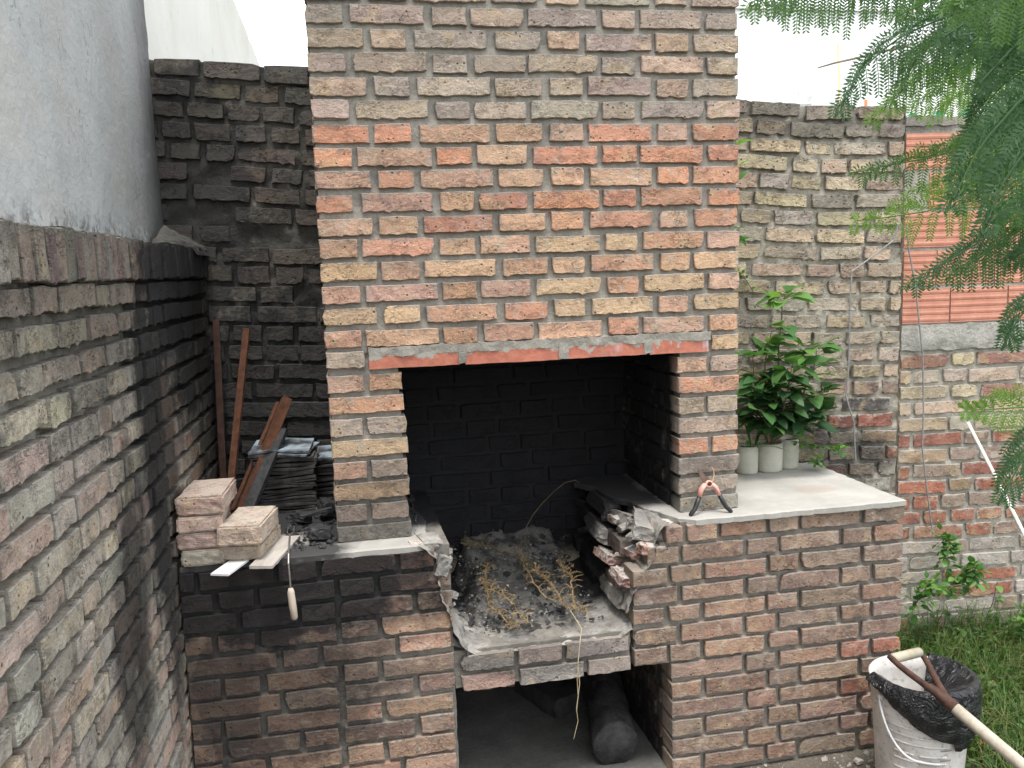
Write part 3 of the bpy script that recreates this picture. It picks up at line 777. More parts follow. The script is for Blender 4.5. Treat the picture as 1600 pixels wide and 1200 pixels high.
# broken cement and ash plaster in the trough
g = N('ash_plaster'); p = g.pos(); n1 = g.noise(p, 9, 5, .65); n2 = g.noise(p, 45, 5, .75)
c = g.mix(g.rng(n1, .36, .62), (.17, .16, .15), (.38, .36, .33)); c = g.mix(g.ma('MULTIPLY', g.rng(n2, .56, .66), .6), c, (.07, .065, .065))
c = g.mix(soot(g, [((.74, .74, -.2), (.62, .50, .5), .96, 'box'), ((.72, .18, -.42), (.22, .22, .12), .9)], .5), c, (.022, .021, .022))
g.col(c); g.nrm(g.bump(g.ma('ADD', g.noise(p, 30, 5, .75), g.ma('MULTIPLY', n2, .5)), .8, .015)); M_ASHP = g.m
def sheet(name, fx, nu_, nv_, mat, parent=bq, smooth=True):
    V = [fx(i/nu_, j/nv_) for i in range(nu_+1) for j in range(nv_+1)]
    F = [(i*(nv_+1)+j, (i+1)*(nv_+1)+j, (i+1)*(nv_+1)+j+1, i*(nv_+1)+j+1) for i in range(nu_) for j in range(nv_)]
    return link(name, mesh(name, V, F, smooth), mat, parent)
def fl(u, v):                                  # left flank, top to floor, back to front
    y = -.127+v*.9; z = .004-.44*u
    x = .338+.10*u**2.2+.035*fbm((0, y, z), 9, 3)+.012*nz((1, y, z), 40)
    if u < .12: x -= .06*(1-u/.12)
    edge_ = max(0, 1-v/.04); x -= .01*edge_
    return (x+.02, y+.014*nz((2, z, 3), 14)*(v < .05), z)
sheet('ash_plaster', fl, 40, 70, M_ASHP)
def flt(u, v):                                  # front lip of that flank, folded over the brick ends
    z = .0-.42*u; x = .30+.075*v+.012*fbm((0, 1, z), 25, 3)+.09*u*v*u
    return (x+.012, -.118-.018*math.sin(math.pi*min(1, v*1.1))+.006*nz((x, 0, z), 40)-.0, z)
def trough_floor(u, v):
    x = .39+.71*u; y = by(x)+.004+v*.9
    h = -.425+.012*fbm((x, y, 0), 16, 5)+.10*max(0, (y-.15))**1.5*.3
    h += .05*math.exp(-((u-.0)/.10)**2)+.03*math.exp(-((u-1)/.06)**2)
    if v < .02: h -= .02; 
    return (x, y+.01*nz((x, 0, 0), 22)*(v < .05), h)
sheet('trough_floor', trough_floor, 60, 70, M_ASHP)
# broken cement and rubble stepping down at the right flank
def rock(c3, s3, seed, rot=None, n1_=.35):
    bm = bmesh.new(); bmesh.ops.create_icosphere(bm, subdivisions=3, radius=1)
    for v in bm.verts:
        k = 1+n1_*noise.noise(v.co*1.3+Vector((seed, 0, 0)))+.15*noise.noise(v.co*4+Vector((seed, 2, 0)))
        q_ = v.co*k; q_ = Vector([math.copysign(min(abs(t), .62), t) for t in q_]); q_ += v.co*(.10*noise.noise(v.co*3.1+Vector((seed, 5, 0)))+.08*noise.noise(v.co*8+Vector((seed, 5, 0)))); v.co = Vector((q_.x*s3[0], q_.y*s3[1], q_.z*s3[2]))
    me = bpy.data.meshes.new('rubble'); bm.to_mesh(me); bm.free(); return me
def rocko(name, c3, s3, seed, mat, parent, rot=(0, 0, 0), color=None):
    return link(name, rock(c3, s3, seed), mat, parent, Matrix.Translation(c3) @ Euler(rot).to_matrix().to_4x4(), color)
M_BROKE = brick_mat('broken_brick', [((.80, .75, -.1), (.60, .50, .42), .92, 'box')], mortar=(.5, .48, .44), smear=.6, pits=.6)
rocko('broken_cement', (1.215, .05, -.055), (.10, .16, .05), 3, M_ASHP, bq, (.1, .25, -.3))
rocko('broken_cement', (1.165, .17, -.06), (.07, .16, .045), 5, M_ASHP, bq, (-.1, .3, .1))
rocko('broken_cement', (1.14, .42, -.05), (.06, .22, .05), 8, M_ASHP, bq, (0, .2, 0))
rocko('broken_brick', (1.20, -.055, -.115), (.09, .055, .032), 11, M_BROKE, bq, (.05, .12, .1), (.36, .17, .13))
rocko('broken_brick', (1.15, .05, -.14), (.06, .10, .03), 12, M_BROKE, bq, (.1, -.3, .2), (.32, .2, .17))
rocko('broken_brick', (1.26, -.03, -.035), (.07, .05, .026), 15, M_BROKE, bq, (.1, .15, -.5), (.34, .24, .19))
rocko('broken_brick', (1.09, .0, -.235), (.05, .10, .028), 17, M_BROKE, bq, (.1, .25, .12), (.33, .2, .18))
rocko('broken_brick', (1.075, .16, -.20), (.05, .12, .03), 18, M_BROKE, bq, (.0, .4, .1), (.3, .19, .17))
rocko('broken_cement', (1.085, .30, -.13), (.06, .16, .05), 21, M_ASHP, bq, (.1, .5, .1))
rocko('broken_cement', (1.08, .10, -.33), (.03, .2, .05), 22, M_ASHP, bq, (.0, .1, .03))
rocko('broken_cement', (.335, -.04, -.018), (.06, .09, .035), 31, M_ASHP, bq, (.1, .1, .2))
rocko('broken_cement', (.372, -.085, -.085), (.04, .05, .06), 32, M_ASHP, bq, (.1, .4, .2))
rocko('broken_brick', (.285, -.075, -.012), (.045, .04, .024), 33, M_BROKE, bq, (.0, .1, .2), (.46, .28, .22))
def shoulder(u, v):
    y = by(1.15)-.004+.62*u; z = -.345+.335*v+.02*math.sin(v*9)
    x = 1.075+.17*v**1.3+.018*fbm((0, y, z), 12, 5)+.016*fbm((3, y, z), 34, 6)+.02*math.sin(v*12)*.5
    return (x, y+.012*nz((0, z, 4), 30)*(u < .03), z)
sheet('broken_shoulder', shoulder, 60, 40, M_ASHP)
r_ = random.Random(9)
for i in range(26):
    t = r_.random(); y_ = -.04+.7*t; s_ = r_.uniform(.012, .038)
    rocko('rubble', (1.10+r_.uniform(-.02, .12)+.02*t, y_, -.30+r_.random()*.26), (s_*1.3, s_*1.1, s_*.7), 100+i, M_BROKE if i % 3 else M_ASHP, bq, (r_.uniform(-.5, .5), r_.uniform(-.3, .6), r_.uniform(0, 3)), jit(r_.choice([(.34, .2, .16), (.36, .28, .23), (.3, .27, .25)])))
for i in range(9):
    s_ = r_.uniform(.010, .026)
    rocko('rubble', (.40+r_.uniform(-.03, .03), -.02+.6*r_.random(), -.36+r_.random()*.3), (s_, s_, s_*.8), 140+i, M_ASHP, bq, (0, .6, r_.uniform(0, 3)))





# ================================================================== LOOSE THINGS ON THE LEFT COUNTER
def loose(p0, L, W, H, rz, colr, label, seed, tilt=(0, 0)):
    """one hand made brick: L towards the back, W across the front"""
    r = random.Random(seed); bm = bmesh.new()
    bmesh.ops.create_cube(bm, size=1)
    for v in bm.verts: v.co = Vector((v.co.x*W, v.co.y*L, v.co.z*H))
    bmesh.ops.bevel(bm, geom=list(bm.edges), offset=.007, segments=2, affect='EDGES')
    bmesh.ops.subdivide_edges(bm, edges=[e for e in bm.edges if e.calc_length() > .04], cuts=6, use_grid_fill=True)
    for v in bm.verts:
        d = v.co.normalized(); v.co += d*(.005*noise.noise(v.co*28+Vector((seed, 0, 0)))+.0035*noise.noise(v.co*70+Vector((seed, 0, 0))))
    bmesh.ops.translate(bm, verts=bm.verts, vec=(0, 0, H/2))
    me = bpy.data.meshes.new('loose_brick'); bm.to_mesh(me); bm.free()
    o = link('loose_brick', me, M_LOOSE, None, Matrix.Translation(p0) @ Euler((tilt[0], tilt[1], rz)).to_matrix().to_4x4(), colr)
    return tag(o, label, 'brick', 'loose bricks stacked on the left counter')
loose((-.455, .0, .001), .26, .150, .056, .02, (.44, .40, .33), 'bottom brick of the four high stack on the left counter, greyish and rough', 1)
loose((-.458, .004, .061), .26, .150, .056, -.03, (.40, .29, .25), 'brown second brick from the bottom of the four high stack', 2)
loose((-.460, .0, .121), .26, .150, .054, .03, (.46, .34, .29), 'pinkish third brick from the bottom of the four high stack', 3)
loose((-.445, .01, .179), .27, .158, .066, -.05, (.50, .35, .30), 'top brick of the four high stack, dusty pink upper face', 4)
loose((-.305, -.01, .012), .26, .145, .056, -.20, (.44, .37, .29), 'lower brown brick of the two brick pile beside the taller stack', 5)
loose((-.305, -.035, .071), .26, .150, .070, -.16, (.56, .44, .36), 'top brick of the two brick pile, pale cream with a red chipped edge', 6)
M_CHAR = plain_mat('charred', (.012, .012, .013), (.045, .044, .046), 40, .6, 0, .6, .006, .5)
M_RUST = plain_mat('rust', (.075, .036, .024), (.16, .068, .036), 30, .85, .2, .5, .003, .3)
M_RUSTD = plain_mat('dark_rust', (.045, .026, .020), (.10, .050, .036), 26, .8, .2, .5, .003, .3)
# white tile offcut and board under the bricks
mb = MB(); mb.box((-.032, -.075, 0), (.032, .075, .007)); me = mb
o = mb.build('tile_offcut', plain_mat('white_glaze', (.74, .75, .76), (.8, .8, .8), 10, .35, 0, .1, .001, .5)); o.location = (-.358, -.185, .003); o.rotation_euler = (0, 0, -.35)
tag(o, 'small white tile offcut sticking out over the counter edge beneath the brick piles', 'tile')
mb = MB(); rough_box(mb, (-.040, -.17, 0), (.040, .17, .010), .012, .002, 30, None, 'xXyYzZ', 4)
o = mb.build('board_offcut', plain_mat('grey_board', (.36, .32, .29), (.47, .43, .39), 8, .8, 0, .5, .003, .3, (6, 1, 1))); o.location = (-.216, -.055, .003); o.rotation_euler = (0, .02, -.22)
tag(o, 'weathered pinkish grey board offcut lying beside the two brick pile at the counter edge', 'board')
# long fork with a wooden handle hanging over the edge
fk = empty('barbecue_fork', (-.165, -.13, .0), 'thin barbecue fork with pale wooden handle hanging over the left counter edge', 'fork')
M_STEEL = plain_mat('dull_steel', (.20, .19, .18), (.32, .31, .29), 30, .5, .7, .2, .001)
M_WOODL = plain_mat('pale_wood', (.42, .35, .28), (.58, .50, .42), 10, .75, 0, .5, .002, .3, (1, 1, .3))
mb = MB(); mb.tube([(-.178, .12, .012), (-.172, -.02, .02), (-.168, -.12, .014), (-.168, -.150, -.01), (-.166, -.155, -.10)], .0035, 6); mb.build('rod', M_STEEL, fk)
mb = MB()
for s_ in (-1, 1): mb.tube([(-.178, .12, .012), (-.178+.012*s_, .15, .014), (-.178+.012*s_, .22, .014)], .0022, 5)
mb.build('tines', M_STEEL, fk)
mb = MB(); mb.tube([(-.1662, -.155, -.098), (-.166, -.156, -.112), (-.163, -.157, -.165), (-.160, -.157, -.205), (-.159, -.157, -.212)], [.008, .0125, .0135, .0125, .008], 10); mb.build('handle', M_WOODL, fk, True)
# rusty iron leaning in the corner
def bar(name, a, b, wx, wy, mat, label, cat, grp='rusty bars leaning in the corner'):
    a = Vector(a); b = Vector(b); d = b-a; L = d.length; mb = MB()
    rough_box(mb, (-wx/2, -wy/2, 0), (wx/2, wy/2, L), .03, .0015, 20, None, 'xXyYzZ', int(L*100))
    o = mb.build(name, mat); o.matrix_world = Matrix.Translation(a) @ d.to_track_quat('Z', 'Y').to_matrix().to_4x4()
    return tag(o, label, cat, grp)
bar('iron_bar', (-.49, .70, .0), (-.49, .865, .80), .028, .014, M_RUSTD, 'dark red brown flat iron bar standing upright tight against the corner', 'iron bar')
bar('iron_bar', (-.455, .52, .0), (-.355, .80, .76), .030, .012, M_RUST, 'orange rusty flat iron bar leaning back between the corner bar and the channel', 'iron bar')
def channel(a, b, label):
    a = Vector(a); b = Vector(b); d = b-a; L = d.length; mb = MB(); w_, h_, t_ = .034, .034, .004
    mb.box((-w_/2, -t_, 0), (w_/2, 0, L)); mb.box((-w_/2-.0005, .0005, 0), (-w_/2+t_, h_, L)); mb.box((w_/2-t_, .0005, 0), (w_/2+.0005, h_, L))
    o = mb.build('iron_channel', M_RUST); o.matrix_world = Matrix.Translation(a) @ d.to_track_quat('Z', 'Y').to_matrix().to_4x4() @ Matrix.Rotation(2.6, 4, 'Z')
    return tag(o, label, 'iron channel', 'rusty bars leaning in the corner')
channel((-.42, .38, .0), (-.205, .64, .47), 'rusty iron channel leaning to the right over the charred slate pile')
bar('iron_bar', (-.43, .50, .03), (-.235, .70, .44), .020, .008, M_RUST, 'short bright orange rusty strip lying along the inside of the leaning channel', 'iron bar')
bar('charred_board', (-.38, .30, .0), (-.215, .58, .34), .05, .018, M_CHAR, 'blackened flaking board leaning just under the rusty channel', 'board', None)
# charred slates
g = N('charred_slate'); oi = g.n('ObjectInfo'); tc = g.n('TexCoord').outputs['Object']; n1 = g.noise(tc, 14, 4)
c = g.mix(g.rng(n1, .4, .62), (.030, .028, .027), (.12, .112, .106)); g.col(c); g.nrm(g.bump(g.noise(tc, 60, 4, .7), .6, .003)); g.b.inputs['Roughness'].default_value = .5
M_SLATE = g.m
g = N('blue_grey_slate'); tc = g.n('TexCoord').outputs['Object']; g.col(g.mix(g.rng(g.noise(tc, 9, 4), .42, .6), (.05, .05, .055), (.30, .36, .41))); g.b.inputs['Roughness'].default_value = .55; M_SLATE2 = g.m
def sheetpile(base, n, W, D, label, seed, up):
    r = random.Random(seed); root = empty('slate_pile', base, label, 'slate pile', 'piles of charred slates'); z = 0
    for i in range(n):
        t = r.uniform(.006, .013); mb = MB(); nx_, ny_ = 8, 4; w_ = W*r.uniform(.93, 1.02); d_ = D*r.uniform(.95, 1.02)
        amp_ = r.uniform(.001, .005); ph = r.uniform(0, 6); V = []
        for s_ in (0, 1):
            for a_ in range(nx_+1):
                for b_ in range(ny_+1):
                    x = w_*(a_/nx_-.5)+(.004*nz((b_*.7, i, 0), 1.3) if a_ in (0, nx_) else 0); y = d_*(b_/ny_-.5)+(.006*nz((a_*.6, i, 3), 1.7) if b_ in (0, ny_) else 0)
                    V.append((x, y, amp_*math.sin(ph+x*22)+s_*t))
        m_ = (nx_+1)*(ny_+1); F = []
        for a_ in range(nx_):
            for b_ in range(ny_):
                q_ = a_*(ny_+1)+b_; F += [(q_, q_+1, q_+ny_+2, q_+ny_+1), (m_+q_, m_+q_+ny_+1, m_+q_+ny_+2, m_+q_+1)]
        rim = [b_ for b_ in range(ny_+1)]+[a_*(ny_+1)+ny_ for a_ in range(1, nx_+1)]+[nx_*(ny_+1)+b_ for b_ in range(ny_-1, -1, -1)]+[a_*(ny_+1) for a_ in range(nx_-1, 0, -1)]
        for k_ in range(len(rim)): a1, b1 = rim[k_], rim[(k_+1) % len(rim)]; F.append((b1, a1, m_+a1, m_+b1))
        M = Matrix.Translation((base[0]+r.uniform(-.008, .008), base[1]+r.uniform(-.006, .006), base[2]+z)) @ Euler((r.uniform(-.015, .015)+(.08 if i >= n-up else 0), r.uniform(-.02, .02)*(3 if i >= n-up else 1), r.uniform(-.06, .06)*(4 if i >= n-up else 1))).to_matrix().to_4x4()
        link('slate', mesh('slate', V, F), M_SLATE2 if i >= n-up else M_SLATE, root, M)
        z += t+r.uniform(.0015, .006)
sheetpile((-.215, .60, .002), 21, .255, .22, 'tall pile of blackened slates with two grey blue slates on top', 5, 2)
sheetpile((-.055, .74, .002), 15, .16, .2, 'lower pile of charred slates half hidden between the tall pile and chimney', 6, 1)
# charcoal on the counter
def stuff_chunks(name, n, area, zf, smin, smax, mat, label, seed, parent=None, flat=.6):
    r = random.Random(seed); mb = MB()
    for i in range(n):
        x = r.uniform(area[0], area[1]); y = r.uniform(area[2], area[3]); z = zf(x, y, r)
        if z is None: continue
        s_ = smin*(smax/smin)**(r.random()**2)
        V = [Vector((r.uniform(.5, 1)*a, r.uniform(.5, 1)*b, r.uniform(.4, 1)*c*flat))*s_ for a in (-1, 1) for b in (-1, 1) for c in (-1, 1)]
        mb.add(V, [(0, 1, 3, 2), (4, 6, 7, 5), (0, 4, 5, 1), (2, 3, 7, 6), (0, 2, 6, 4), (1, 5, 7, 3)], Matrix.Translation((x, y, z+s_*.3)) @ Euler((r.uniform(-.6, .6), r.uniform(-.6, .6), r.uniform(0, 6))).to_matrix().to_4x4())
    o = mb.build(name, mat, parent); tag(o, label, None, None, 'stuff'); return o
o = stuff_chunks('charcoal_crumbs', 420, (-.20, -.01, -.06, .60), lambda x, y, r: .003, .002, .013, M_CHAR, 'black charcoal crumbs spread on the left counter beside the chimney pier', 3)
o['category'] = 'charcoal'
def chunk(p0, s3, rot, seed, label):
    o = rocko('charcoal_lump', p0, s3, seed, M_CHAR, None, rot); return tag(o, label, 'charcoal', 'big charcoal pieces on the left counter')
chunk((-.065, .05, .036), (.062, .05, .034), (.05, .1, .1), 2, 'blocky black charcoal lump right against the foot of the left pier')
chunk((-.08, .24, .060), (.095, .018, .010), (.1, -.12, .15), 4, 'long thin charred stick lying across the charcoal behind the block')
chunk((-.04, .34, .05), (.05, .06, .045), (.1, .3, .4), 9, 'round charcoal lump heaped behind the charred stick near the slates')
chunk((-.14, .30, .03), (.04, .05, .028), (.1, .1, .9), 12, 'smaller charcoal lump in front of the tall slate pile')

# ================================================================== TROUGH: ash, charcoal, dry weeds
def ashz(x, y, r=None): return -.415+.10*min(1, max(0, (y-.02)/.55))+.12*min(1, max(0, (y-.40)/.4))+.03*nz((x, y, 0), 8)
g = N('ash_mound'); p = g.pos(); n1 = g.noise(p, 12, 5, .65); n2 = g.noise(p, 70, 5, .75)
c = g.mix(g.rng(n1, .38, .60), (.05, .047, .045), (.19, .182, .17)); c = g.mix(g.rng(n2, .56, .68), c, (.28, .27, .25)); g.col(c)
g.nrm(g.bump(n2, .9, .02)); M_ASH = g.m
def am(u, v):
    x = .47+.56*u+.03*nz((v*3, 0, 0), 2, 8); y = .05+.80*v; e = min(u, 1-u, v*1.6)*7
    return (x, y, -.46+(ashz(x, y)+.46+.018*fbm((x, y, 0), 28, 2))*min(1, max(0, e)))
o = sheet('ash_mound', am, 60, 70, M_ASH, None); tag(o, 'mound of grey black ash heaped in the trough under the firebox', None, None, 'stuff'); o['category'] = 'ash'
o = stuff_chunks('charcoal_bits', 520, (.46, 1.02, .02, .85), lambda x, y, r: ashz(x, y), .002, .016, M_CHAR, 'black charcoal bits scattered over the ash mound', 8); o['category'] = 'charcoal'
o = stuff_chunks('ash_bits', 420, (.46, 1.0, .0, .6), lambda x, y, r: ashz(x, y)+.003, .0015, .007, plain_mat('pale_ash', (.16, .155, .15), (.34, .33, .31), 20, .9), 'pale flakes of ash and lime on the ash mound', 9); o['category'] = 'ash'
M_STRAW = plain_mat('straw', (.20, .14, .07), (.32, .23, .12), 20, .8, 0, 0)
M_STRAWD = plain_mat('dry_weed', (.10, .08, .045), (.18, .14, .075), 20, .8, 0, 0)
def weed(name, root, dirs, seed, mat, label, n=26, fuzz=1.):
    r = random.Random(seed); mb = MB()
    for main in dirs:
        P_ = [Vector(q_) for q_ in main]
        Q = []
        for i in range(len(P_)-1):
            for t in range(5): q_ = P_[i].lerp(P_[i+1], t/5); Q.append(q_+Vector((r.uniform(-1, 1), r.uniform(-1, 1), r.uniform(-1, 1)))*.006)
        Q.append(P_[-1]); mb.tube(Q, [.0042*(1-.7*i/len(Q)) for i in range(len(Q))], 5)
        for i in range(n):
            b = r.choice(Q[1:]); d = Vector((r.uniform(-1, 1), r.uniform(-1, .6), r.uniform(.0, 1.0))).normalized()*r.uniform(.02, .06)*fuzz
            m_ = b+d*.5+Vector((0, 0, .005)); mb.tube([b, m_, b+d+Vector((r.uniform(-.01, .01), r.uniform(-.01, .01), -.008))], [.0016, .0013, .0008], 4, False)
            for k in range(3):
                c_ = b+d*r.uniform(.4, 1.1); s_ = r.uniform(.003, .008)*fuzz
                mb.add([c_+Vector((r.uniform(-s_, s_), r.uniform(-s_, s_), r.uniform(-s_, s_))) for _ in range(3)], [(0, 1, 2)])
    return tag(mb.build(name, mat), label, 'dry plant', 'dry weeds thrown on the ashes')
weed('dry_weed', None, [[(.62, .42, -.27), (.58, .28, -.30), (.57, .12, -.345), (.63, .0, -.375), (.655, -.03, -.395)], [(.58, .28, -.30), (.60, .2, -.31), (.66, .10, -.33), (.70, -.02, -.375)]], 4, M_STRAW, 'uprooted dry weed with bushy roots at the left of the ash mound', 60)
weed('dry_weed', None, [[(.76, .50, -.24), (.77, .32, -.28), (.79, .16, -.33), (.88, .05, -.365), (.93, .02, -.37)], [(.77, .32, -.28), (.84, .2, -.30), (.86, .06, -.35)], [(.90, .03, -.36), (.93, .2, -.29), (.90, .3, -.26)]], 8, M_STRAW, 'straw coloured dry weed with forked stalks in the middle of the ash', 40)
weed('dry_weed', None, [[(.52, .55, -.22), (.64, .5, -.23), (.74, .40, -.25), (.80, .30, -.27)]], 11, M_STRAWD, 'dull olive dead weed lying across the back of the ash mound', 60)
mb = MB(); Q = [(.88, .05, -.36), (.90, -.07, -.40), (.875, -.135, -.43), (.862, -.150, -.50), (.865, -.155, -.58), (.85, -.155, -.68), (.856, -.152, -.73), (.838, -.15, -.80)]
mb.tube(Q, [.002, .002, .002, .0019, .0017, .0018, .0014, .001], 5); mb.tube([(.862, -.15, -.50), (.856, -.154, -.56), (.858, -.156, -.63), (.85, -.155, -.69)], .0015, 4)
tag(mb.build('straw_stalk', plain_mat('straw_light', (.36, .30, .19), (.45, .38, .26), 12, .8, 0, 0)), 'long pale straw stalk hanging from the trough lip down across the lower opening', 'dry stalk')
mb = MB(); mb.tube([(1.12, .62, -.05), (1.10, .61, -.01), (1.06, .60, .015), (1.01, .59, .01), (.96, .60, -.03), (.91, .61, -.08), (.86, .6, -.13), (.82, .56, -.17), (.80, .5, -.21), (.80, .42, -.25)], .0017, 5); mb.tube([(.80, .5, -.21), (.77, .47, -.22), (.74, .47, -.26)], .0013, 5)
tag(mb.build('dry_vine', M_STRAWD), 'thin dry vine arching in the dark at the back of the firebox', 'dry vine')
# lower opening: charred log
mb = MB(); V = []; n_ = 20; A = Vector((1.16, .60, -.93)); B = Vector((1.055, .03, -.955))
for i in range(25):
    t = i/24; c_ = A.lerp(B, t); rr = .092+.008*nz((t*4, 0, 0), 1)
    for j in range(n_):
        q_ = 2*math.pi*j/n_; k = 1+.14*fbm((math.cos(q_), math.sin(q_), t*2.2), 1.8, 3)+.05*nz((math.cos(q_), math.sin(q_), t*2), 6)
        V.append((c_.x+rr*k*math.cos(q_), c_.y, c_.z+rr*k*math.sin(q_)))
F = [(i*n_+j, i*n_+(j+1) % n_, (i+1)*n_+(j+1) % n_, (i+1)*n_+j) for i in range(24) for j in range(n_)]+[tuple(range(n_))[::-1], tuple(range(24*n_, 25*n_))]
mb.add(V, F); tag(mb.build('charred_log', plain_mat('log_char', (.022, .022, .024), (.075, .073, .073), 16, .8, 0, .9, .012, .3), None, True), 'thick charred log lying on the floor inside the lower opening', 'log')
mb = MB(); rough_box(mb, (-.10, -.16, 0), (.10, .16, .11), .03, .02, 12, None, 'xXyYzZ', 4)
o = mb.build('charred_block', plain_mat('log_char2', (.02, .02, .022), (.06, .058, .058), 16, .8, 0, .9, .012, .3), None, True); o.location = (.93, .62, GZ); o.rotation_euler = (0, 0, .4)
tag(o, 'dark charred block behind the log deep in the lower opening', 'block')
mb = MB(); rough_box(mb, (us(.40), .02, GZ), (us(1.25), .9, GZ+.022), .04, .004, 12, FBs, 'xXyYzZ', 14)
tag(mb.build('opening_floor', mortar_mat('dusty_cement', None, (.13, .127, .12)), None, True), kind='structure')

# ================================================================== SECATEURS leaning on the right pier
sc = empty('pruning_shears', (1.435, -.05, .004), 'open pruning shears with pink and black handles leaning on the right pier', 'pruning shears')
def ext(pts, t, M):
    n_ = len(pts); V = [(x, 0, z) for x, z in pts]+[(x, t, z) for x, z in pts]
    F = [tuple(range(n_)), tuple(range(n_, 2*n_))[::-1]]+[(i, i+n_, (i+1) % n_+n_, (i+1) % n_) for i in range(n_)]
    mb = MB(); mb.add(V, F, M); return mb
MS = Matrix.Translation((1.437, -.055, .004)) @ Matrix.Rotation(-.20, 4, 'X')
M_PINK = plain_mat('pink_metal', (.62, .30, .25), (.72, .38, .32), 30, .5, 0, .15, .002, .4)
M_BLK = plain_mat('black_grip', (.012, .012, .013), (.025, .025, .026), 30, .45, 0, .2, .001, .5)
def lv(p): return tuple(MS @ Vector(p))
for s_ in (-1, 1):
    mb = MB(); mb.tube([lv((s_*.013, 0, .118)), lv((s_*.030, 0, .100)), lv((s_*.042, 0, .070))], [.011, .0135, .011], 8, True, .7); mb.build('handle_neck', M_PINK, sc, True)
    mb = MB(); mb.tube([lv((s_*.041, 0, .072)), lv((s_*.054, 0, .045)), lv((s_*.066, 0, .022)), lv((s_*.084, 0, .004)), lv((s_*.088, 0, .001))], [.0085, .0095, .009, .0085, .006], 8); mb.build('grip', M_BLK, sc, True)
mb = ext([(-.012, .115), (.014, .112), (.010, .135), (-.012, .155), (-.034, .178), (-.036, .168), (-.030, .142)], .004, MS @ Matrix.Translation((0, .002, 0))); mb.build('blade', plain_mat('blade_brown', (.10, .07, .055), (.2, .13, .1), 40, .5, .5, .2, .001), sc)
mb = MB(); mb.tube([lv((.004, -.003, .112)), lv((.016, -.003, .128)), lv((.024, -.003, .150)), lv((.024, -.003, .168)), lv((.018, -.003, .180))], [.008, .006, .0045, .004, .002], 7, True, .6); mb.build('hook', plain_mat('hook_brass', (.42, .27, .18), (.5, .33, .22), 40, .45, .5, .2, .001), sc, True)
mb = MB(); mb.tube([lv((.001, -.010, .118)), lv((.001, .008, .118))], .0085, 12); mb.build('pivot', M_RUSTD, sc)
mb = MB(); mb.tube([lv((.001, -.004, .128)), lv((-.008, -.004, .124)), lv((-.014, -.004, .112)), lv((0.001, -.004, .106)), lv((.016, -.004, .112)), lv((.010, -.004, .124)), lv((.001, -.004, .128))], .006, 6); mb.build('collar', M_PINK, sc, True)

# ================================================================== LEAVES, POTS AND SHRUB
def leaf_mat(name, c1, c2, rough=.45, trans=.0):
    g = N(name); oi = g.n('ObjectInfo'); geo = g.n('NewGeometry'); r_ = g.ma('FRACT', g.ma('ADD', oi.outputs['Random'], geo.outputs['Random Per Island']))
    c = g.mix(r_, c1, c2); g.col(c); g.b.inputs['Roughness'].default_value = rough; g.b.inputs['Specular IOR Level'].default_value = .35
    tr = g.n('BsdfTranslucent'); g.l(g.mix(1., c, (1.5, 1.7, .8), 'MULTIPLY'), tr.inputs['Color']); ms = g.n('MixShader'); ms.inputs[0].default_value = .35
    g.t.links.new(g.b.outputs[0], ms.inputs[1]); g.t.links.new(tr.outputs[0], ms.inputs[2]); g.t.links.new(ms.outputs[0], g.out.inputs[0]); return g.m
M_LFD = leaf_mat('leaf_dark', (.022, .060, .026), (.045, .10, .035)); M_LFM = leaf_mat('leaf_mid', (.05, .13, .04), (.09, .19, .055)); M_LFL = leaf_mat('leaf_light', (.12, .24, .06), (.17, .30, .08))
M_STEM = plain_mat('green_stem', (.08, .09, .04), (.12, .11, .05), 20, .7, 0, 0); M_TWIG = plain_mat('twig', (.12, .09, .06), (.18, .14, .09), 20, .8, 0, 0)
def leaf_mesh(L, W, fold, bend, seed, mat):
    r = random.Random(seed); V = [(0, 0, 0)]; n_ = 6
    for i in range(1, n_):
        t = i/n_; w_ = W/2*math.sin(math.pi*t**.8)**.8; z = bend*t*t*L; y = L*t
        V += [(-w_, y, z+fold*w_+.03*W*math.sin(i*2.1)), (0, y, z), (w_, y, z+fold*w_-.03*W*math.sin(i*1.7))]
    V.append((0, L, bend*L)); F = [(0, 2, 1), (0, 3, 2)]
    for i in range(n_-2):
        a = 1+i*3; F += [(a, a+1, a+4, a+3), (a+1, a+2, a+5, a+4)]
    a = 1+(n_-2)*3; F += [(a, a+1, a+3), (a+1, a+2, a+3)]
    me = mesh('leaf', V, F, True); me.materials.append(mat); return me
LV = {}
for nm, m_ in (('d', M_LFD), ('m', M_LFM), ('l', M_LFL)): LV[nm] = [leaf_mesh(.080, .052, .2, b, i, m_) for i, b in enumerate((-.15, -.35, -.55))]
def orient(p, d, roll, s=1.):
    d = Vector(d).normalized(); x = d.cross(Vector((0, 0, 1)));  x = x.normalized() if x.length > .05 else Vector((1, 0, 0)); z = x.cross(d)
    M = Matrix(((x.x, d.x, z.x, p[0]), (x.y, d.y, z.y, p[1]), (x.z, d.z, z.z, p[2]), (0, 0, 0, 1)))
    return M @ Matrix.Rotation(roll, 4, 'Y') @ Matrix.Diagonal((s, s, s, 1))
M_POT = plain_mat('cement_pot', (.36, .36, .30), (.46, .45, .38), 8, .8, 0, .3)
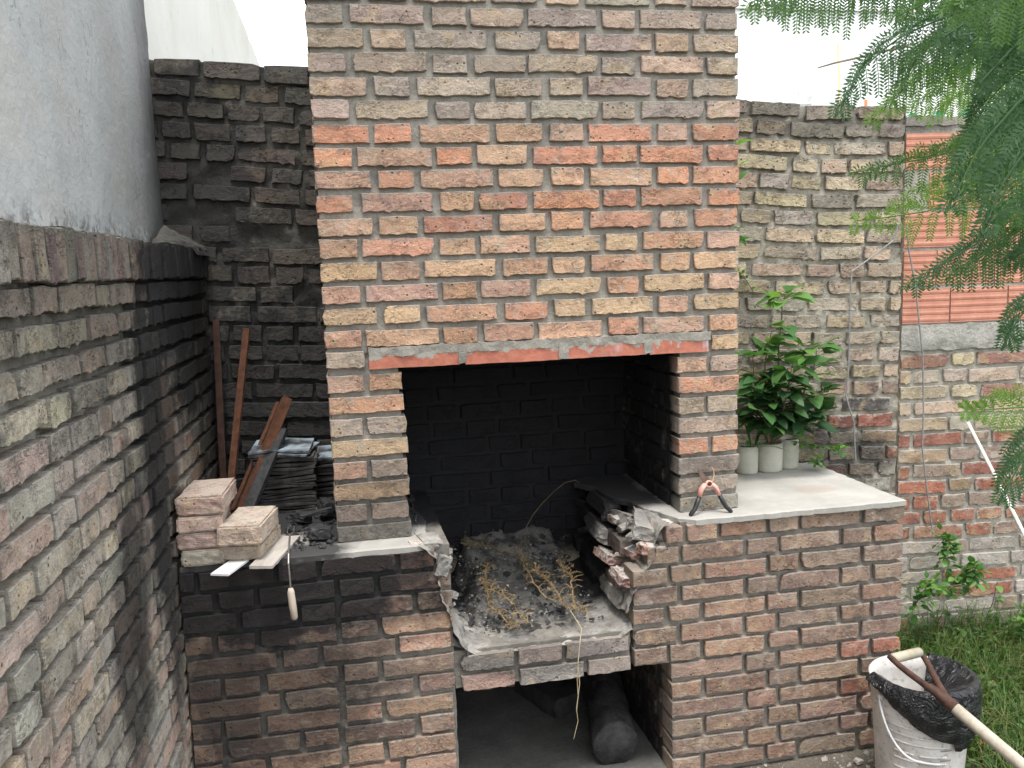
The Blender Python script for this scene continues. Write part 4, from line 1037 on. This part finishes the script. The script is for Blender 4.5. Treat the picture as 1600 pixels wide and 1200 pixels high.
def pot(x, y, r_, h, label):
    mb = MB(); n_ = 24; prof = [(r_*.92, 0), (r_*.97, .012), (r_, h*.6), (r_*1.0, h), (r_*.88, h), (r_*.86, h-.02), (0.001, h-.02)]
    V = [(x+q_*math.cos(2*math.pi*j/n_), y+q_*math.sin(2*math.pi*j/n_), .003+z) for q_, z in prof for j in range(n_)]
    F = [(i*n_+j, i*n_+(j+1) % n_, (i+1)*n_+(j+1) % n_, (i+1)*n_+j) for i in range(len(prof)-1) for j in range(n_)]+[tuple(range(n_))[::-1]]
    pt = empty('plant_pot', (x, y, .003), label, 'pot', 'cement pots behind the chimney')
    mb.add(V, F); mb.build('pot_wall', M_POT, pt, True)
    mb = MB(); rough_box(mb, (x-r_*.6, y-r_*.6, h-.03), (x+r_*.6, y+r_*.6, h-.008), .012, .006, 40); mb.build('soil', plain_mat('soil', (.05, .04, .03), (.09, .07, .05), 60, .95), pt, True)
pot(1.868, .535, .052, .13, 'pale cement pot at the left, partly hidden by the chimney corner'); pot(1.985, .545, .062, .135, 'widest cement pot, in the middle of the three on the slab'); pot(2.095, .575, .050, .14, 'cement pot at the right of the three, with small leaves spilling over')
def shrub(name, x, y, stems, nleaf, label, seed, tones, ls=1., lsp=.05):
    r = random.Random(seed); root = empty(name, (x, y, .12), label, 'shrub')
    mb = MB(); pts = []
    for S in stems:
        P_ = [Vector((x, y, .12))]+[Vector(q_) for q_ in S]; Q = []
        for i in range(len(P_)-1):
            for t in range(4): Q.append(P_[i].lerp(P_[i+1], t/4)+Vector((r.uniform(-1, 1), r.uniform(-1, 1), 0))*.004)
        Q.append(P_[-1]); mb.tube(Q, [.006*(1-.75*i/len(Q)) for i in range(len(Q))], 6)
        for i, q_ in enumerate(Q[3:]): pts.append((q_, (i+3)/len(Q), (Q[min(i+4, len(Q)-1)]-Q[i+2]).normalized()))
    mb.build('stem', M_TWIG, root)
    mb = MB()
    for i in range(nleaf):
        q_, t, d0 = r.choice(pts); ph = r.uniform(0, 6.28); out = Vector((math.cos(ph), math.sin(ph)*.8-.25, r.uniform(-.1, .75))).normalized()
        if t > .96: out = (d0+out*.7).normalized()
        tw = r.uniform(.01, lsp)*(1.5-t*.6); b = q_+out*tw; mb.tube([q_, b], [.0015, .001], 4, False)
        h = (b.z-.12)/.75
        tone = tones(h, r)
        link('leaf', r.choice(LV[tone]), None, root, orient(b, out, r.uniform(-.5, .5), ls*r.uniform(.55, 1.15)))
    mb.build('twigs', M_STEM, root)['kind'] = 'stuff'
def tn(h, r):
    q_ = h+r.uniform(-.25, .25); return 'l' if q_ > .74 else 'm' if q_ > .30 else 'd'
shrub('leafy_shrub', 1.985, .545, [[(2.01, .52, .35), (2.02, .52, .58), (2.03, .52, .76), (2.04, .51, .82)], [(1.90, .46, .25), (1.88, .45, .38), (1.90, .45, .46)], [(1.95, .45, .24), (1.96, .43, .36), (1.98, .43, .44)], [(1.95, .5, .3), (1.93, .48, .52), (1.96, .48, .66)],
      [(2.10, .5, .28), (2.13, .46, .42), (2.16, .45, .52), (2.17, .45, .60)], [(1.92, .5, .25), (1.88, .47, .4), (1.86, .46, .55)], [(2.06, .48, .25), (2.12, .44, .33), (2.18, .42, .38)], [(1.98, .44, .22), (1.99, .40, .35), (2.03, .42, .5)],
      [(2.02, .45, .2), (2.08, .42, .24), (2.14, .42, .28)], [(1.93, .45, .2), (1.9, .42, .26), (1.88, .42, .32)]], 330, 'leafy green shrub growing from the pots beside the chimney', 5, tn, 1.25, .055)
LB = leaf_mesh(.17, .014, .2, -.45, 3, M_LFM)
gb = empty('grass_tuft', (1.87, .535, .12), 'tuft of arching grass blades in the left cement pot', 'plant')
for i in range(11):
    a = rnd.uniform(0, 6.28); link('grass_blade', LB, None, gb, orient((1.875+rnd.uniform(-.02, .02), .50, .125), (math.cos(a)*.8, math.sin(a)*.6-.3, rnd.uniform(.3, 1.2)), 0, rnd.uniform(.6, 1.2)))
LS = [leaf_mesh(.030, .018, .2, -.2, i, m_) for i, m_ in enumerate((M_LFM, M_LFL))]
def sprig(name, pts, n, label, seed, sc_=1., spread=.02, cat='plant', grp=None, meshes=None):
    r = random.Random(seed); root = empty(name, pts[0], label, cat, grp); mb = MB(); P_ = [Vector(q_) for q_ in pts]
    mb.tube(P_, .0022, 5, False); mb.build('stem', M_STEM, root)
    for i in range(n):
        k = r.randint(0, len(P_)-2); q_ = P_[k].lerp(P_[k+1], r.random()); o_ = Vector((r.uniform(-1, 1), r.uniform(-1, .1), r.uniform(-.5, 1))).normalized()
        link('leaf', r.choice(meshes or LS), None, root, orient(q_+o_*r.uniform(0, spread), o_, r.uniform(-.6, .6), sc_*r.uniform(.7, 1.3)))
sprig('trailing_plant', [(2.10, .55, .14), (2.15, .5, .12), (2.19, .47, .07), (2.17, .47, .02)], 34, 'small leaved plant trailing over the right hand pot', 3, 1.1, .03)
sprig('trailing_plant', [(2.13, .55, .13), (2.22, .5, .11), (2.29, .50, .09), (2.33, .52, .07)], 26, 'small leaved shoot reaching right past the pots towards the wall', 4, 1.2, .03)
# creeper at the chimney corner and on the back wall
def wy(x): return (FB @ Vector((ub(x), -.02, 0))).y
sprig('creeper', [(1.585, .10, 1.47), (1.605, .08, 1.44), (1.60, .06, 1.36), (1.60, .08, 1.26), (1.61, .08, 1.18)], 6, 'light green creeper shoot curling out from the chimney corner near its top', 5, 1.0, .01, 'creeper', 'creepers at the chimney corner', [LV['l'][0], LV['l'][2]])
sprig('creeper', [(1.60, .12, 1.12), (1.615, .1, 1.08), (1.62, .09, 1.04)], 7, 'small creeper sprig lower on the chimney corner, narrow leaves', 6, 1.9, .01, 'creeper', 'creepers at the chimney corner')
sprig('wall_weed', [(1.88, wy(1.88), .93), (1.92, wy(1.9), .90), (1.96, wy(1.95), .84)], 22, 'tiny blue green weed rooted in the back wall above the shrub', 7, .8, .03)
sprig('wall_weed', [(2.86, .49, -.37), (2.88, .47, -.44), (2.87, .49, -.52)], 110, 'bushy green weed on the garden wall just below the hanging wire', 8, 1.2, .05)
sprig('wall_weed', [(2.90, .49, -.66), (2.93, .44, -.56), (3.02, .44, -.58), (3.0, .46, -.52)], 110, 'broad leaved blue green weed halfway down the garden wall foot', 9, 1.5, .06)
sprig('wall_weed', [(2.70, .45, -.70), (2.73, .43, -.62), (2.78, .43, -.58)], 80, 'weed tuft beside the right end of the barbecue', 10, 1.4, .06)
sprig('wall_weed', [(3.18, .36, -.95), (3.20, .34, -.82), (3.22, .34, -.72)], 110, 'upright pale green weed standing against the garden wall at right', 11, 1.5, .07)
sprig('wall_weed', [(3.08, .46, -.86), (3.12, .44, -.72), (3.14, .44, -.62)], 8, 'thin dark stalk with few leaves against the garden wall', 12, 1.5, .03)
# wires hanging on the wall
M_WIRE = plain_mat('wire_grey', (.22, .22, .22), (.32, .32, .32), 30, .6, .3, 0)
def onw(px, py, off=-.03):
    # a point just in front of the back wall plane
    d = cf+cr*((px-800)/CF)-cu*((py-600)/CF); n_ = NB; o_ = BO+NB*off; t = (o_-CPOS).dot(n_)/d.dot(n_); return CPOS+d*t
def wire(pp, label):
    mb = MB(); mb.tube([onw(*q_) for q_ in pp], .0038, 6); tag(mb.build('hanging_wire', M_WIRE), label, 'wire', 'wires hanging on the wall')
wire([(1404, 350), (1396, 376), (1356, 406), (1331, 424), (1328, 470), (1327, 540), (1326, 570), (1322, 620), (1334, 660), (1337, 720)], 'grey wire running down the old bricks between the shrub and hollow bricks')
wire([(1416, 350), (1420, 390), (1430, 442), (1436, 500), (1442, 560), (1443, 640), (1441, 700), (1449, 770), (1458, 836)], 'grey wire hanging down in front of the hollow bricks to the wall weed')
a_ = at(1511, 658, 1, .42); b_ = at(1628, 890, 1, -.05)
mb = MB(); mb.tube([a_, a_.lerp(b_, .4)+Vector((0, 0, .004)), b_, (b_.x+.12, b_.y-.2, GZ+.03)], .0075, 8)
tag(mb.build('white_pole', plain_mat('white_pole_paint', (.68, .65, .58), (.78, .76, .7), 20, .6, 0, .2)), 'thin white pole leaning diagonally against the garden wall at the right', 'pole')

# ================================================================== BUCKET, BAG, SHOVEL
bk = empty('plastic_bucket', (2.2, -.37, GZ), 'white ribbed plastic bucket with bail handle standing by the barbecue corner', 'bucket')
BC = Vector((2.155, -.36, 0)); RT = .178; RB = .152; ZT = -.612; g_ = (ZT-GZ)
g = N('bucket_plastic'); p = g.pos(); n1 = g.noise(p, 9, 4); n2 = g.noise(p, 60, 3)
c = g.mix(g.rng(n1, .4, .65), (.66, .63, .60), (.50, .47, .44)); sz = g.n('SeparateXYZ'); g.l(p, sz.inputs[0])
c = g.mix(g.ma('MULTIPLY', g.rng(n2, .58, .66), .5), c, (.25, .22, .19))
g.col(c); g.b.inputs['Roughness'].default_value = .42; g.b.inputs['Specular IOR Level'].default_value = .5; M_BUCK = g.m
mb = MB(); n_ = 64; prof = []
for i in range(40):
    t = i/39; z = GZ+.004+t*(ZT-GZ); r_ = RB+(RT-RB)*t
    prof.append((r_, z))
rib = lambda z: .006 if any(abs(z-q_) < .006 for q_ in (ZT-.06, ZT-.10)) else 0
prof = [(r_+rib(z), z) for r_, z in prof]+[(RT+.008, ZT-.004), (RT+.009, ZT+.004), (RT+.002, ZT+.008), (RT-.006, ZT+.003), (RT-.008, ZT-.05), (RB-.004, GZ+.03), (.001, GZ+.03)]
V = [(BC.x+q_*math.cos(2*math.pi*j/n_), BC.y+q_*math.sin(2*math.pi*j/n_), z) for q_, z in prof for j in range(n_)]
F = [(i*n_+j, i*n_+(j+1) % n_, (i+1)*n_+(j+1) % n_, (i+1)*n_+j) for i in range(len(prof)-1) for j in range(n_)]
mb.add(V, F); mb.build('bucket_body', M_BUCK, bk, True)
def bp(ang, z, off=0):                            # a point on the bucket's wall
    r_ = RB+(RT-RB)*(z-GZ)/(ZT-GZ)+off; return (BC.x+r_*math.cos(ang), BC.y+r_*math.sin(ang), z)
mb = MB()                                         # moulded broken ribs
for zr in (.135, .165, .195, .235, .262, .30, .33):
    for a0, a1 in ((-2.75, -2.30), (-2.20, -1.62)) if zr > .23 else ((-2.9, -1.60),):
        mb.tube([bp(a0+(a1-a0)*i/12, ZT-zr, .002) for i in range(13)], .0042, 5)
mb.build('moulded_rib', M_BUCK, bk, True)['kind'] = 'stuff'
mb = MB(); mb.tube([bp(3.25, ZT-.045, .012)]+[Vector(bp(3.25-1.75*math.sin(t/14*math.pi/2), ZT-.06-.16*math.sin(t/14*math.pi*.55), .03)) for t in range(1, 15)]+[bp(1.52-.06+.0, ZT-.22, .03)] if False else
   [Vector(bp(-3.06+1.30*t/16, ZT-.050-.185*math.sin(min(1, t/11)*math.pi/2)-.02*max(0, t-11)/5, .012+.035*math.sin(t/16*math.pi))) for t in range(17)], .0048, 7)
mb.build('bail_handle', plain_mat('bail_wire', (.6, .6, .6), (.72, .72, .72), 20, .4, .2, 0), bk, True)
mb = MB(); mb.tube([bp(-3.06, ZT-.05, -.002), bp(-3.06, ZT-.05, .016)], .016, 12); mb.build('handle_lug', M_BUCK, bk, True)
# printed lines of small print on the side are only faint dark strokes in the photograph
mb = MB()
for zr, w0, w1 in ((.150, -1.75, -1.50), (.205, -1.76, -1.50), (.245, -1.76, -1.50), (.285, -1.82, -1.50), (.292, -2.1, -1.9)):
    V = []; m_ = 8
    for i in range(m_+1): V += [bp(w0+(w1-w0)*i/m_, ZT-zr, .0016), bp(w0+(w1-w0)*i/m_, ZT-zr-.007, .0016)]
    mb.add(V, [(2*i, 2*i+1, 2*i+3, 2*i+2) for i in range(m_)])
mb.build('printed_stripe', plain_mat('grey_print', (.2, .19, .18), (.28, .27, .26), 20, .7, 0, 0), bk)['kind'] = 'stuff'
# black bag folded over the near rim
g = N('black_plastic'); p = g.pos(); n1 = g.noise(p, 16, 4, .6, 1.2); g.col((.010, .011, .013)); g.b.inputs['Roughness'].default_value = .28; g.b.inputs['Specular IOR Level'].default_value = .5
g.nrm(g.bump(g.ma('ABSOLUTE', g.ma('SUBTRACT', n1, .5)), 1., .04)); M_BAG = g.m
def bag(u, v):
    a = -3.35+u*4.15                               # from the left, round the front, to the right back
    drop = .02+.20*max(0, math.sin(min(1, max(0, (u-.05)/.85))*math.pi))**1.2*(1-.0*u)
    if u < .45: drop *= .75+.25*u
    w_ = .012*fbm((u*5, v*1.5, 2), 2.2, 6)+.006*nz((u*14, v*4, 0), 1.5)
    if v < .42:                                    # inside: slumps towards the centre
        t = 1-v/.42; r_ = RT-.012-.14*t**.9*(.6+.4*math.sin(u*math.pi)); z = ZT+.012-.085*t*t-.03*t+.8*w_*(1+2*t)
        r_ += w_
    elif v < .5: t = (v-.42)/.08; r_ = RT-.012+.026*t; z = ZT+.012+.010*math.sin(t*math.pi)
    else:
        t = (v-.5)/.5; z = ZT+.012-drop*t; r_ = RB+(RT-RB)*(z-GZ)/(ZT-GZ)+.016+.014*math.sin(t*math.pi)+.9*w_*t+.012*abs(nz((u*22, 0, 0), 1))
    return (BC.x+r_*math.cos(a), BC.y+r_*math.sin(a), z)
o = sheet('black_bag', bag, 110, 46, M_BAG, None); o.data.materials[0] = M_BAG
so_ = o.modifiers.new('thickness', 'SOLIDIFY'); so_.thickness = .002
tag(o, 'shiny black plastic bag sagging inside the bucket and folded over its near rim', 'plastic bag')
# shovel
sh = empty('shovel', (2.75, -.95, GZ), 'shovel with D shaped rusty handle and pale wooden shaft resting on the bucket rim', 'shovel')
Y = at(1480, 1096, 1, -.62)                       # where the fork meets the shaft
E_ = at(1640, 1232, 1, -.93)
dr = (E_-Y).normalized()
G0 = at(1396, 1029, 1, -.54); G1 = at(1436, 1019, 1, -.40)
mb = MB(); mb.tube([Y-dr*.01, Y.lerp(E_, .5), E_, E_+dr*.25], [.0205, .021, .021, .020], 14); mb.build('shaft', plain_mat('worn_shaft', (.33, .29, .23), (.46, .41, .34), 8, .75, 0, .4, .002, .3, (4, 4, 1)), sh, True)
ax = (G1-G0).normalized(); mb = MB(); mb.tube([G0-ax*.004, G0+ax*.006, G1-ax*.006, G1+ax*.004], [.013, .018, .018, .013], 12); mb.build('grip', plain_mat('worn_grip', (.30, .27, .2), (.42, .38, .29), 10, .75, 0, .3), sh, True)
for a_, s_ in ((G0, -1), (G1, 1)):
    e_ = a_+ax*s_*.012
    b1 = e_.lerp(Y, .30)+ax*s_*.012; b2 = e_.lerp(Y, .62)+ax*s_*.006
    mb = MB(); mb.tube([e_-dr*.016, e_, e_.lerp(b1, .5)+ax*s_*.004, b1, b2, Y+ax*s_*.006-dr*.0, Y+dr*.045+ax*s_*.004], [.009, .0105, .0105, .011, .012, .0145, .012], 9, True); mb.build('handle_arm', M_RUSTD, sh, True)
mb = MB(); mb.tube([Y-dr*.075, Y-dr*.02, Y+dr*.03, Y+dr*.034], [.012, .021, .0225, .018], 12); mb.build('ferrule', M_RUSTD, sh, True)
# the blade, below the picture's edge
Bq = E_+dr*.25; side = dr.cross(Vector((0, 0, 1))).normalized(); upb = side.cross(dr)
V = []; F = []
for i in range(9):
    for j in range(7):
        t = i/8; s_ = (j/6-.5)*2; w_ = .11*(1-max(0, t-.6)**2*3.2); V.append(tuple(Bq+dr*(.30*t)+side*w_*s_+upb*(.025*s_*s_-.01)))
for i in range(8):
    for j in range(6): q_ = i*7+j; F.append((q_, q_+7, q_+8, q_+1))
o = link('shovel_blade', mesh('shovel_blade', V, F, True), M_RUSTD, sh); m_ = o.modifiers.new('thickness', 'SOLIDIFY'); m_.thickness = .003

# ================================================================== GROUND COVER
M_GR = leaf_mat('grass_green', (.045, .10, .022), (.10, .17, .04), .6); M_GR2 = leaf_mat('grass_straw', (.16, .16, .06), (.24, .21, .10), .7)
def groundcover(name, n, mat, hmin, hmax, w_, area, seed, label, lean=.6, dens=None):
    r = random.Random(seed); mb = MB(); V = mb.V; F = mb.F; i = 0
    while i < n:
        x = r.uniform(area[0], area[1]); y = r.uniform(area[2], area[3])
        i += 1
        if y > wy(x)-.01: continue
        tall = 1+1.1*max(0, 1-(wy(x)-y)*2.2)*r.random()
        if dens and r.random() > dens(x, y): continue
        z = gh(x, y); h = r.uniform(hmin, hmax)*tall; a = r.uniform(0, 6.28); l_ = r.uniform(.1, lean)*h; dx = math.cos(a); dy = math.sin(a); ww = w_*r.uniform(.6, 1.3)
        k = len(V); px_, py_ = -dy*ww, dx*ww
        V += [(x-px_, y-py_, z), (x+px_, y+py_, z), (x+dx*l_*.4+px_*.8, y+dy*l_*.4+py_*.8, z+h*.6), (x+dx*l_*.4-px_*.8, y+dy*l_*.4-py_*.8, z+h*.6), (x+dx*l_*1.2, y+dy*l_*1.2, z+h*.9)]
        F += [(k, k+1, k+2, k+3), (k+3, k+2, k+4)]
    o = mb.build(name, mat); tag(o, label, None, None, 'stuff'); return o
def dn(x, y):
    # lush by the wall, thinner near the dirt at the barbecue foot
    return min(1, max(0, (x-2.33+.10*nz((x, y, 0), 6))*6)) if y < .64 else 1
o = groundcover('grass', 42000, M_GR, .05, .17, .0026, (2.3, 5.5, -1.6, 1.0), 3, 'green grass growing on the ground at the right', .8, dn)
o = groundcover('dry_grass', 16000, M_GR2, .04, .14, .0022, (2.4, 5.5, -1.6, .9), 4, 'straw coloured dry grass among the green', 1.8, dn)
r = random.Random(5); mb = MB()
for i in range(15000):
    x = r.uniform(2.30, 5.2); y = r.uniform(-1.4, .75)
    if y > wy(x)-.01 or r.random() > dn(x, y): continue
    hh = .03+.16*max(0, min(1, 1-(wy(x)-y)*2.6))*r.random()+.05*max(0, nz((x, y, 0), 5))+.03*r.random(); z = gh(x, y)+hh; s_ = r.uniform(.007, .022); a = r.uniform(0, 6.28); t = r.uniform(-.5, .5)
    u = Vector((math.cos(a), math.sin(a), t))*s_; v = Vector((-math.sin(a), math.cos(a), r.uniform(-.5, .5)))*s_*.6; c_ = Vector((x, y, z))
    mb.add([c_-u, c_-v, c_+u, c_+v], [(0, 1, 2, 3)])
o = mb.build('weed_leaves', leaf_mat('weed_leaf', (.03, .085, .025), (.13, .22, .07), .55)); tag(o, 'leafy weeds carpeting the ground along the garden wall', None, None, 'stuff')
o = stuff_chunks('gravel', 1100, (1.2, 2.6, -1.0, -.10), lambda x, y, r: gh(x, y) if r.random() < .9 else None, .002, .013, plain_mat('gravel_grey', (.20, .18, .15), (.38, .35, .31), 30, .9), 'small gravel and mortar crumbs on the dirt at the foot of the barbecue', 15)
o = rocko('brick_fragment', (2.115, -.20, GZ+.018), (.035, .028, .02), 7, M_BROKE, None, (.1, .2, .4), (.40, .20, .15)); tag(o, 'reddish brick fragment on the dirt between the bucket and barbecue', 'brick fragment')
o = rocko('brick_fragment', (2.02, -.17, GZ+.012), (.024, .02, .013), 9, M_BROKE, None, (.1, .2, .4), (.42, .38, .34)); tag(o, 'small pale rubble fragment on the dirt left of the bucket', 'brick fragment')
q_ = at(1534, 1161, 2, GZ+.14); 
bm = bmesh.new(); bmesh.ops.create_uvsphere(bm, u_segments=16, v_segments=10, radius=.018); me = bpy.data.meshes.new('fruit'); bm.to_mesh(me); bm.free()
for pl in me.polygons: pl.use_smooth = True
a_ = at(1534, 1161, 2, GZ+.06)
fr = empty('small_tomato_plant', (a_.x, a_.y, GZ), 'low weed bearing one small round orange red fruit beside the shovel shaft', 'plant')
link('fruit', me, plain_mat('fruit_orange', (.50, .10, .03), (.55, .15, .05), 10, .35, 0, 0, .001, .5), fr, Matrix.Translation(a_))
mb = MB(); mb.tube([(a_.x, a_.y, GZ), (a_.x+.01, a_.y, GZ+.05), (a_.x+.005, a_.y, a_.z+.03), a_+Vector((0, 0, .016))], .002, 5); mb.build('stem', M_STEM, fr)
for i in range(14): link('leaf', rnd.choice(LS), None, fr, orient((a_.x+rnd.uniform(-.05, .05), a_.y+rnd.uniform(.0, .06), a_.z+rnd.uniform(-.03, .02)), (rnd.uniform(-1, 1), rnd.uniform(-1, 1), .5), 0, 1.3))

# ================================================================== FERN-LEAVED TREE (crown hangs in from the upper right)
M_FD = leaf_mat('frond_dark', (.032, .085, .034), (.055, .12, .042), .5); M_FM = leaf_mat('frond_mid', (.060, .13, .034), (.09, .175, .045), .5); M_FL = leaf_mat('frond_light', (.12, .22, .045), (.17, .28, .06), .5)
tree = empty('feathery_tree', (2.3, -1.9, GZ), 'tree with feathery double divided leaves hanging in from the upper right', 'tree')
mb = MB(); mb.tube([(2.35, -1.95, GZ-.05), (2.30, -1.92, -.2), (2.34, -1.95, .7), (2.2, -1.95, 1.4), (2.1, -1.9, 2.2)], [.05, .045, .04, .035, .02], 10); mb.build('trunk', M_TWIG, tree, True)
def frond(rach, plen, mat, seed, npin=15, droop=.6, sidev=None, both=True, ll=.0125):
    """rach: rachis from stalk to tip; pinnae leave it in pairs and droop"""
    r = random.Random(seed); P_ = [Vector(q_) for q_ in rach]
    # resample
    seg = [0]
    for i in range(len(P_)-1): seg.append(seg[-1]+(P_[i+1]-P_[i]).length)
    T = seg[-1]
    def ev(s_):
        for i in range(len(P_)-1):
            if s_ <= seg[i+1] or i == len(P_)-2: return P_[i].lerp(P_[i+1], (s_-seg[i])/(seg[i+1]-seg[i]))
    mb = MB(); mb.tube([ev(T*i/12) for i in range(13)], [.0022*(1-.6*i/12) for i in range(13)], 5, False)
    V, F = mb.V, mb.F
    for i in range(npin):
        t = (i+1)/(npin+.3); b = ev(T*t); d = (ev(min(T, T*t+.01))-ev(max(0, T*t-.01))).normalized()
        view = (b-CPOS).normalized(); sd = d.cross(view).normalized()
        if sidev is not None: sd = (sd+Vector(sidev)).normalized()
        pl = plen*(math.sin(math.pi*min(1, .22+.78*t))**.6 if t < .95 else .4)*r.uniform(.88, 1.1)*(1 if t < .8 else .75)
        for s_ in ((-1, 1) if both else (1,)):
            o_ = (sd*s_*1.0+d*.75+Vector((r.uniform(-.12, .12), r.uniform(-.3, .3), 0))).normalized()
            prev = b; n_ = max(6, int(pl/.0044)); dirv = o_.copy()
            k0 = len(V)
            for j in range(n_):
                u = j/n_; dirv = (dirv+Vector((0, 0, -droop*2.2/n_))).normalized(); c_ = prev+dirv*(pl/n_)
                q = dirv.cross(view).normalized(); q = (q+view*r.uniform(-.35, .35)).normalized()
                l1 = ll*(1-.55*u)*(.55+.45*min(1, u*6))
                for e in (-1, 1):
                    tip = c_+(q*e*.9+dirv*.55)*l1; w_ = dirv*.0019; k = len(V)
                    mid = c_.lerp(tip, .5); V.extend([tuple(c_), tuple(mid+w_), tuple(tip), tuple(mid-w_)]); F.append((k, k+1, k+2, k+3))
                prev_, prev = prev, c_
                k = len(V); ww = q*.0005; V.extend([tuple(prev_-ww), tuple(prev_+ww), tuple(c_+ww), tuple(c_-ww)]); F.append((k, k+1, k+2, k+3))
    return link('frond', mesh('frond', V, F), mat, tree)
def fr_(pp, d0, d1, plen, mat, seed, **kw):
    n_ = len(pp); return frond([far(x, y, d0+(d1-d0)*i/(n_-1)) for i, (x, y) in enumerate(pp)], plen, mat, seed, **kw)
# overhead sprays
fr_([(1470, -60), (1380, -55), (1290, -45), (1215, -25), (1175, 5)], 1.25, 1.12, .085, M_FM, 1, npin=17, droop=1.3)
fr_([(1500, -90), (1400, -80), (1300, -50), (1240, -20), (1215, 10)], 1.35, 1.25, .090, M_FD, 2, npin=16, droop=1.4)
fr_([(1700, -60), (1580, -10), (1480, 25), (1400, 60), (1345, 110), (1312, 165)], 1.25, 1.1, .080, M_FD, 3, npin=20, droop=1.1)
fr_([(1700, -30), (1600, 0), (1500, 45), (1440, 90), (1400, 150)], 1.35, 1.2, .085, M_FM, 4, npin=17, droop=1.0)
fr_([(1720, 20), (1600, 60), (1500, 100), (1420, 130), (1365, 180)], 1.6, 1.5, .095, M_FL, 5, npin=18, droop=1.1)
fr_([(1760, 40), (1640, 60), (1560, 90), (1490, 120), (1430, 160)], 1.75, 1.6, .11, M_FM, 6, npin=17, droop=1.2)
fr_([(1760, -60), (1650, -20), (1560, 30), (1500, 80)], 1.1, 1.05, .085, M_FD, 7, npin=16, droop=.8)
fr_([(1760, -90), (1660, -50), (1570, -20), (1490, 10)], 1.0, 1.0, .08, M_FM, 8, npin=15, droop=.8)
fr_([(1800, 40), (1700, 90), (1600, 150), (1530, 230), (1490, 310)], 1.0, .95, .075, M_FD, 9, npin=20, droop=.9)
fr_([(1820, 80), (1720, 130), (1630, 200), (1570, 280), (1540, 350)], .95, .92, .07, M_FD, 10, npin=18, droop=.9)
fr_([(1780, 60), (1680, 80), (1600, 100), (1550, 150), (1520, 200)], 1.1, 1.1, .08, M_FD, 11, npin=17, droop=.9)
fr_([(1780, 130), (1660, 175), (1560, 215), (1460, 245), (1370, 262), (1345, 268)], 1.5, 1.4, .075, M_FM, 12, npin=22, droop=.9)
fr_([(1780, 170), (1660, 200), (1570, 235), (1500, 270), (1420, 300)], 1.6, 1.5, .085, M_FL, 13, npin=18, droop=1.0)
fr_([(1780, 190), (1650, 245), (1550, 290), (1450, 330), (1370, 342), (1335, 345)], 1.45, 1.35, .07, M_FL, 14, npin=22, droop=.45)
fr_([(1800, 260), (1690, 290), (1600, 330), (1520, 385), (1450, 425), (1428, 437)], 1.3, 1.22, .085, M_FD, 15, npin=20, droop=1.2)
fr_([(1800, 300), (1700, 320), (1620, 350), (1550, 390), (1490, 425)], 1.4, 1.3, .09, M_FM, 16, npin=17, droop=1.2)
fr_([(1760, 420), (1680, 440), (1620, 470), (1588, 500), (1576, 528)], 1.1, 1.08, .06, M_FD, 17, npin=13, droop=.8)
fr_([(1790, 590), (1680, 620), (1600, 636), (1545, 640), (1508, 640)], 1.3, 1.22, .048, M_FL, 18, npin=18, droop=.2)
fr_([(1790, 640), (1700, 650), (1630, 680), (1590, 730), (1570, 770)], 1.15, 1.1, .07, M_FD, 19, npin=15, droop=.9)
fr_([(1790, 700), (1700, 700), (1640, 700), (1600, 720)], 1.25, 1.2, .07, M_FM, 20, npin=13, droop=.9)
fr_([(1780, 110), (1680, 130), (1590, 190), (1530, 260)], 1.25, 1.2, .09, M_FD, 22, npin=17, droop=1.)
r = random.Random(77)
for i, (x0, y0, x1, y1, d, m_) in enumerate([(1640, -70, 1330, -20, 1.3, M_FD), (1600, -90, 1260, -35, 1.3, M_FM), (1720, -40, 1470, 60, 1.15, M_FD), (1760, -20, 1530, 130, 1.05, M_FD), (1700, 20, 1390, 95, 1.45, M_FM),
      (1760, 90, 1450, 170, 1.7, M_FL), (1800, 140, 1500, 215, 1.6, M_FM), (1780, 230, 1500, 300, 1.5, M_FM), (1790, 330, 1580, 400, 1.3, M_FD), (1760, -60, 1400, 20, 1.2, M_FM), (1760, 180, 1440, 235, 1.65, M_FM), (1800, 280, 1560, 330, 1.2, M_FM)]):
    k_ = (y1-y0)*.25
    fr_([(x0+(x1-x0)*t, y0+(y1-y0)*t-k_*math.sin(math.pi*t)+r.uniform(-6, 6)) for t in (0, .25, .5, .75, 1)], d+.08, d, .08*d/1.2, m_, 50+i, npin=19, droop=r.uniform(.8, 1.3))
for i, (x, y, d) in enumerate([(1700, -20, 1.2), (1760, 60, 1.2), (1780, 190, 1.3), (1790, 300, 1.25), (1760, 420, 1.15), (1790, 620, 1.2)]):
    e = far(x, y, d); s_ = Vector((2.2, -1.95, e.z-.15)) if e.z < 1.5 else Vector((2.15, -1.93, 1.7))
    mb = MB(); mb.tube([s_, s_.lerp(e, .5)+Vector((0, 0, .04)), e], [.014, .009, .004], 7); mb.build('branch', M_TWIG, tree, True)
mb = MB(); mb.tube([far(1420, 70, 1.2), far(1350, 88, 1.25), far(1305, 98, 1.27), far(1278, 106, 1.3)], [.002, .0018, .0015, .001], 5); mb.build('twig', plain_mat('bare_twig', (.35, .3, .24), (.4, .34, .28), 10, .8, 0, 0), tree)
bpy.context.view_layer.update()
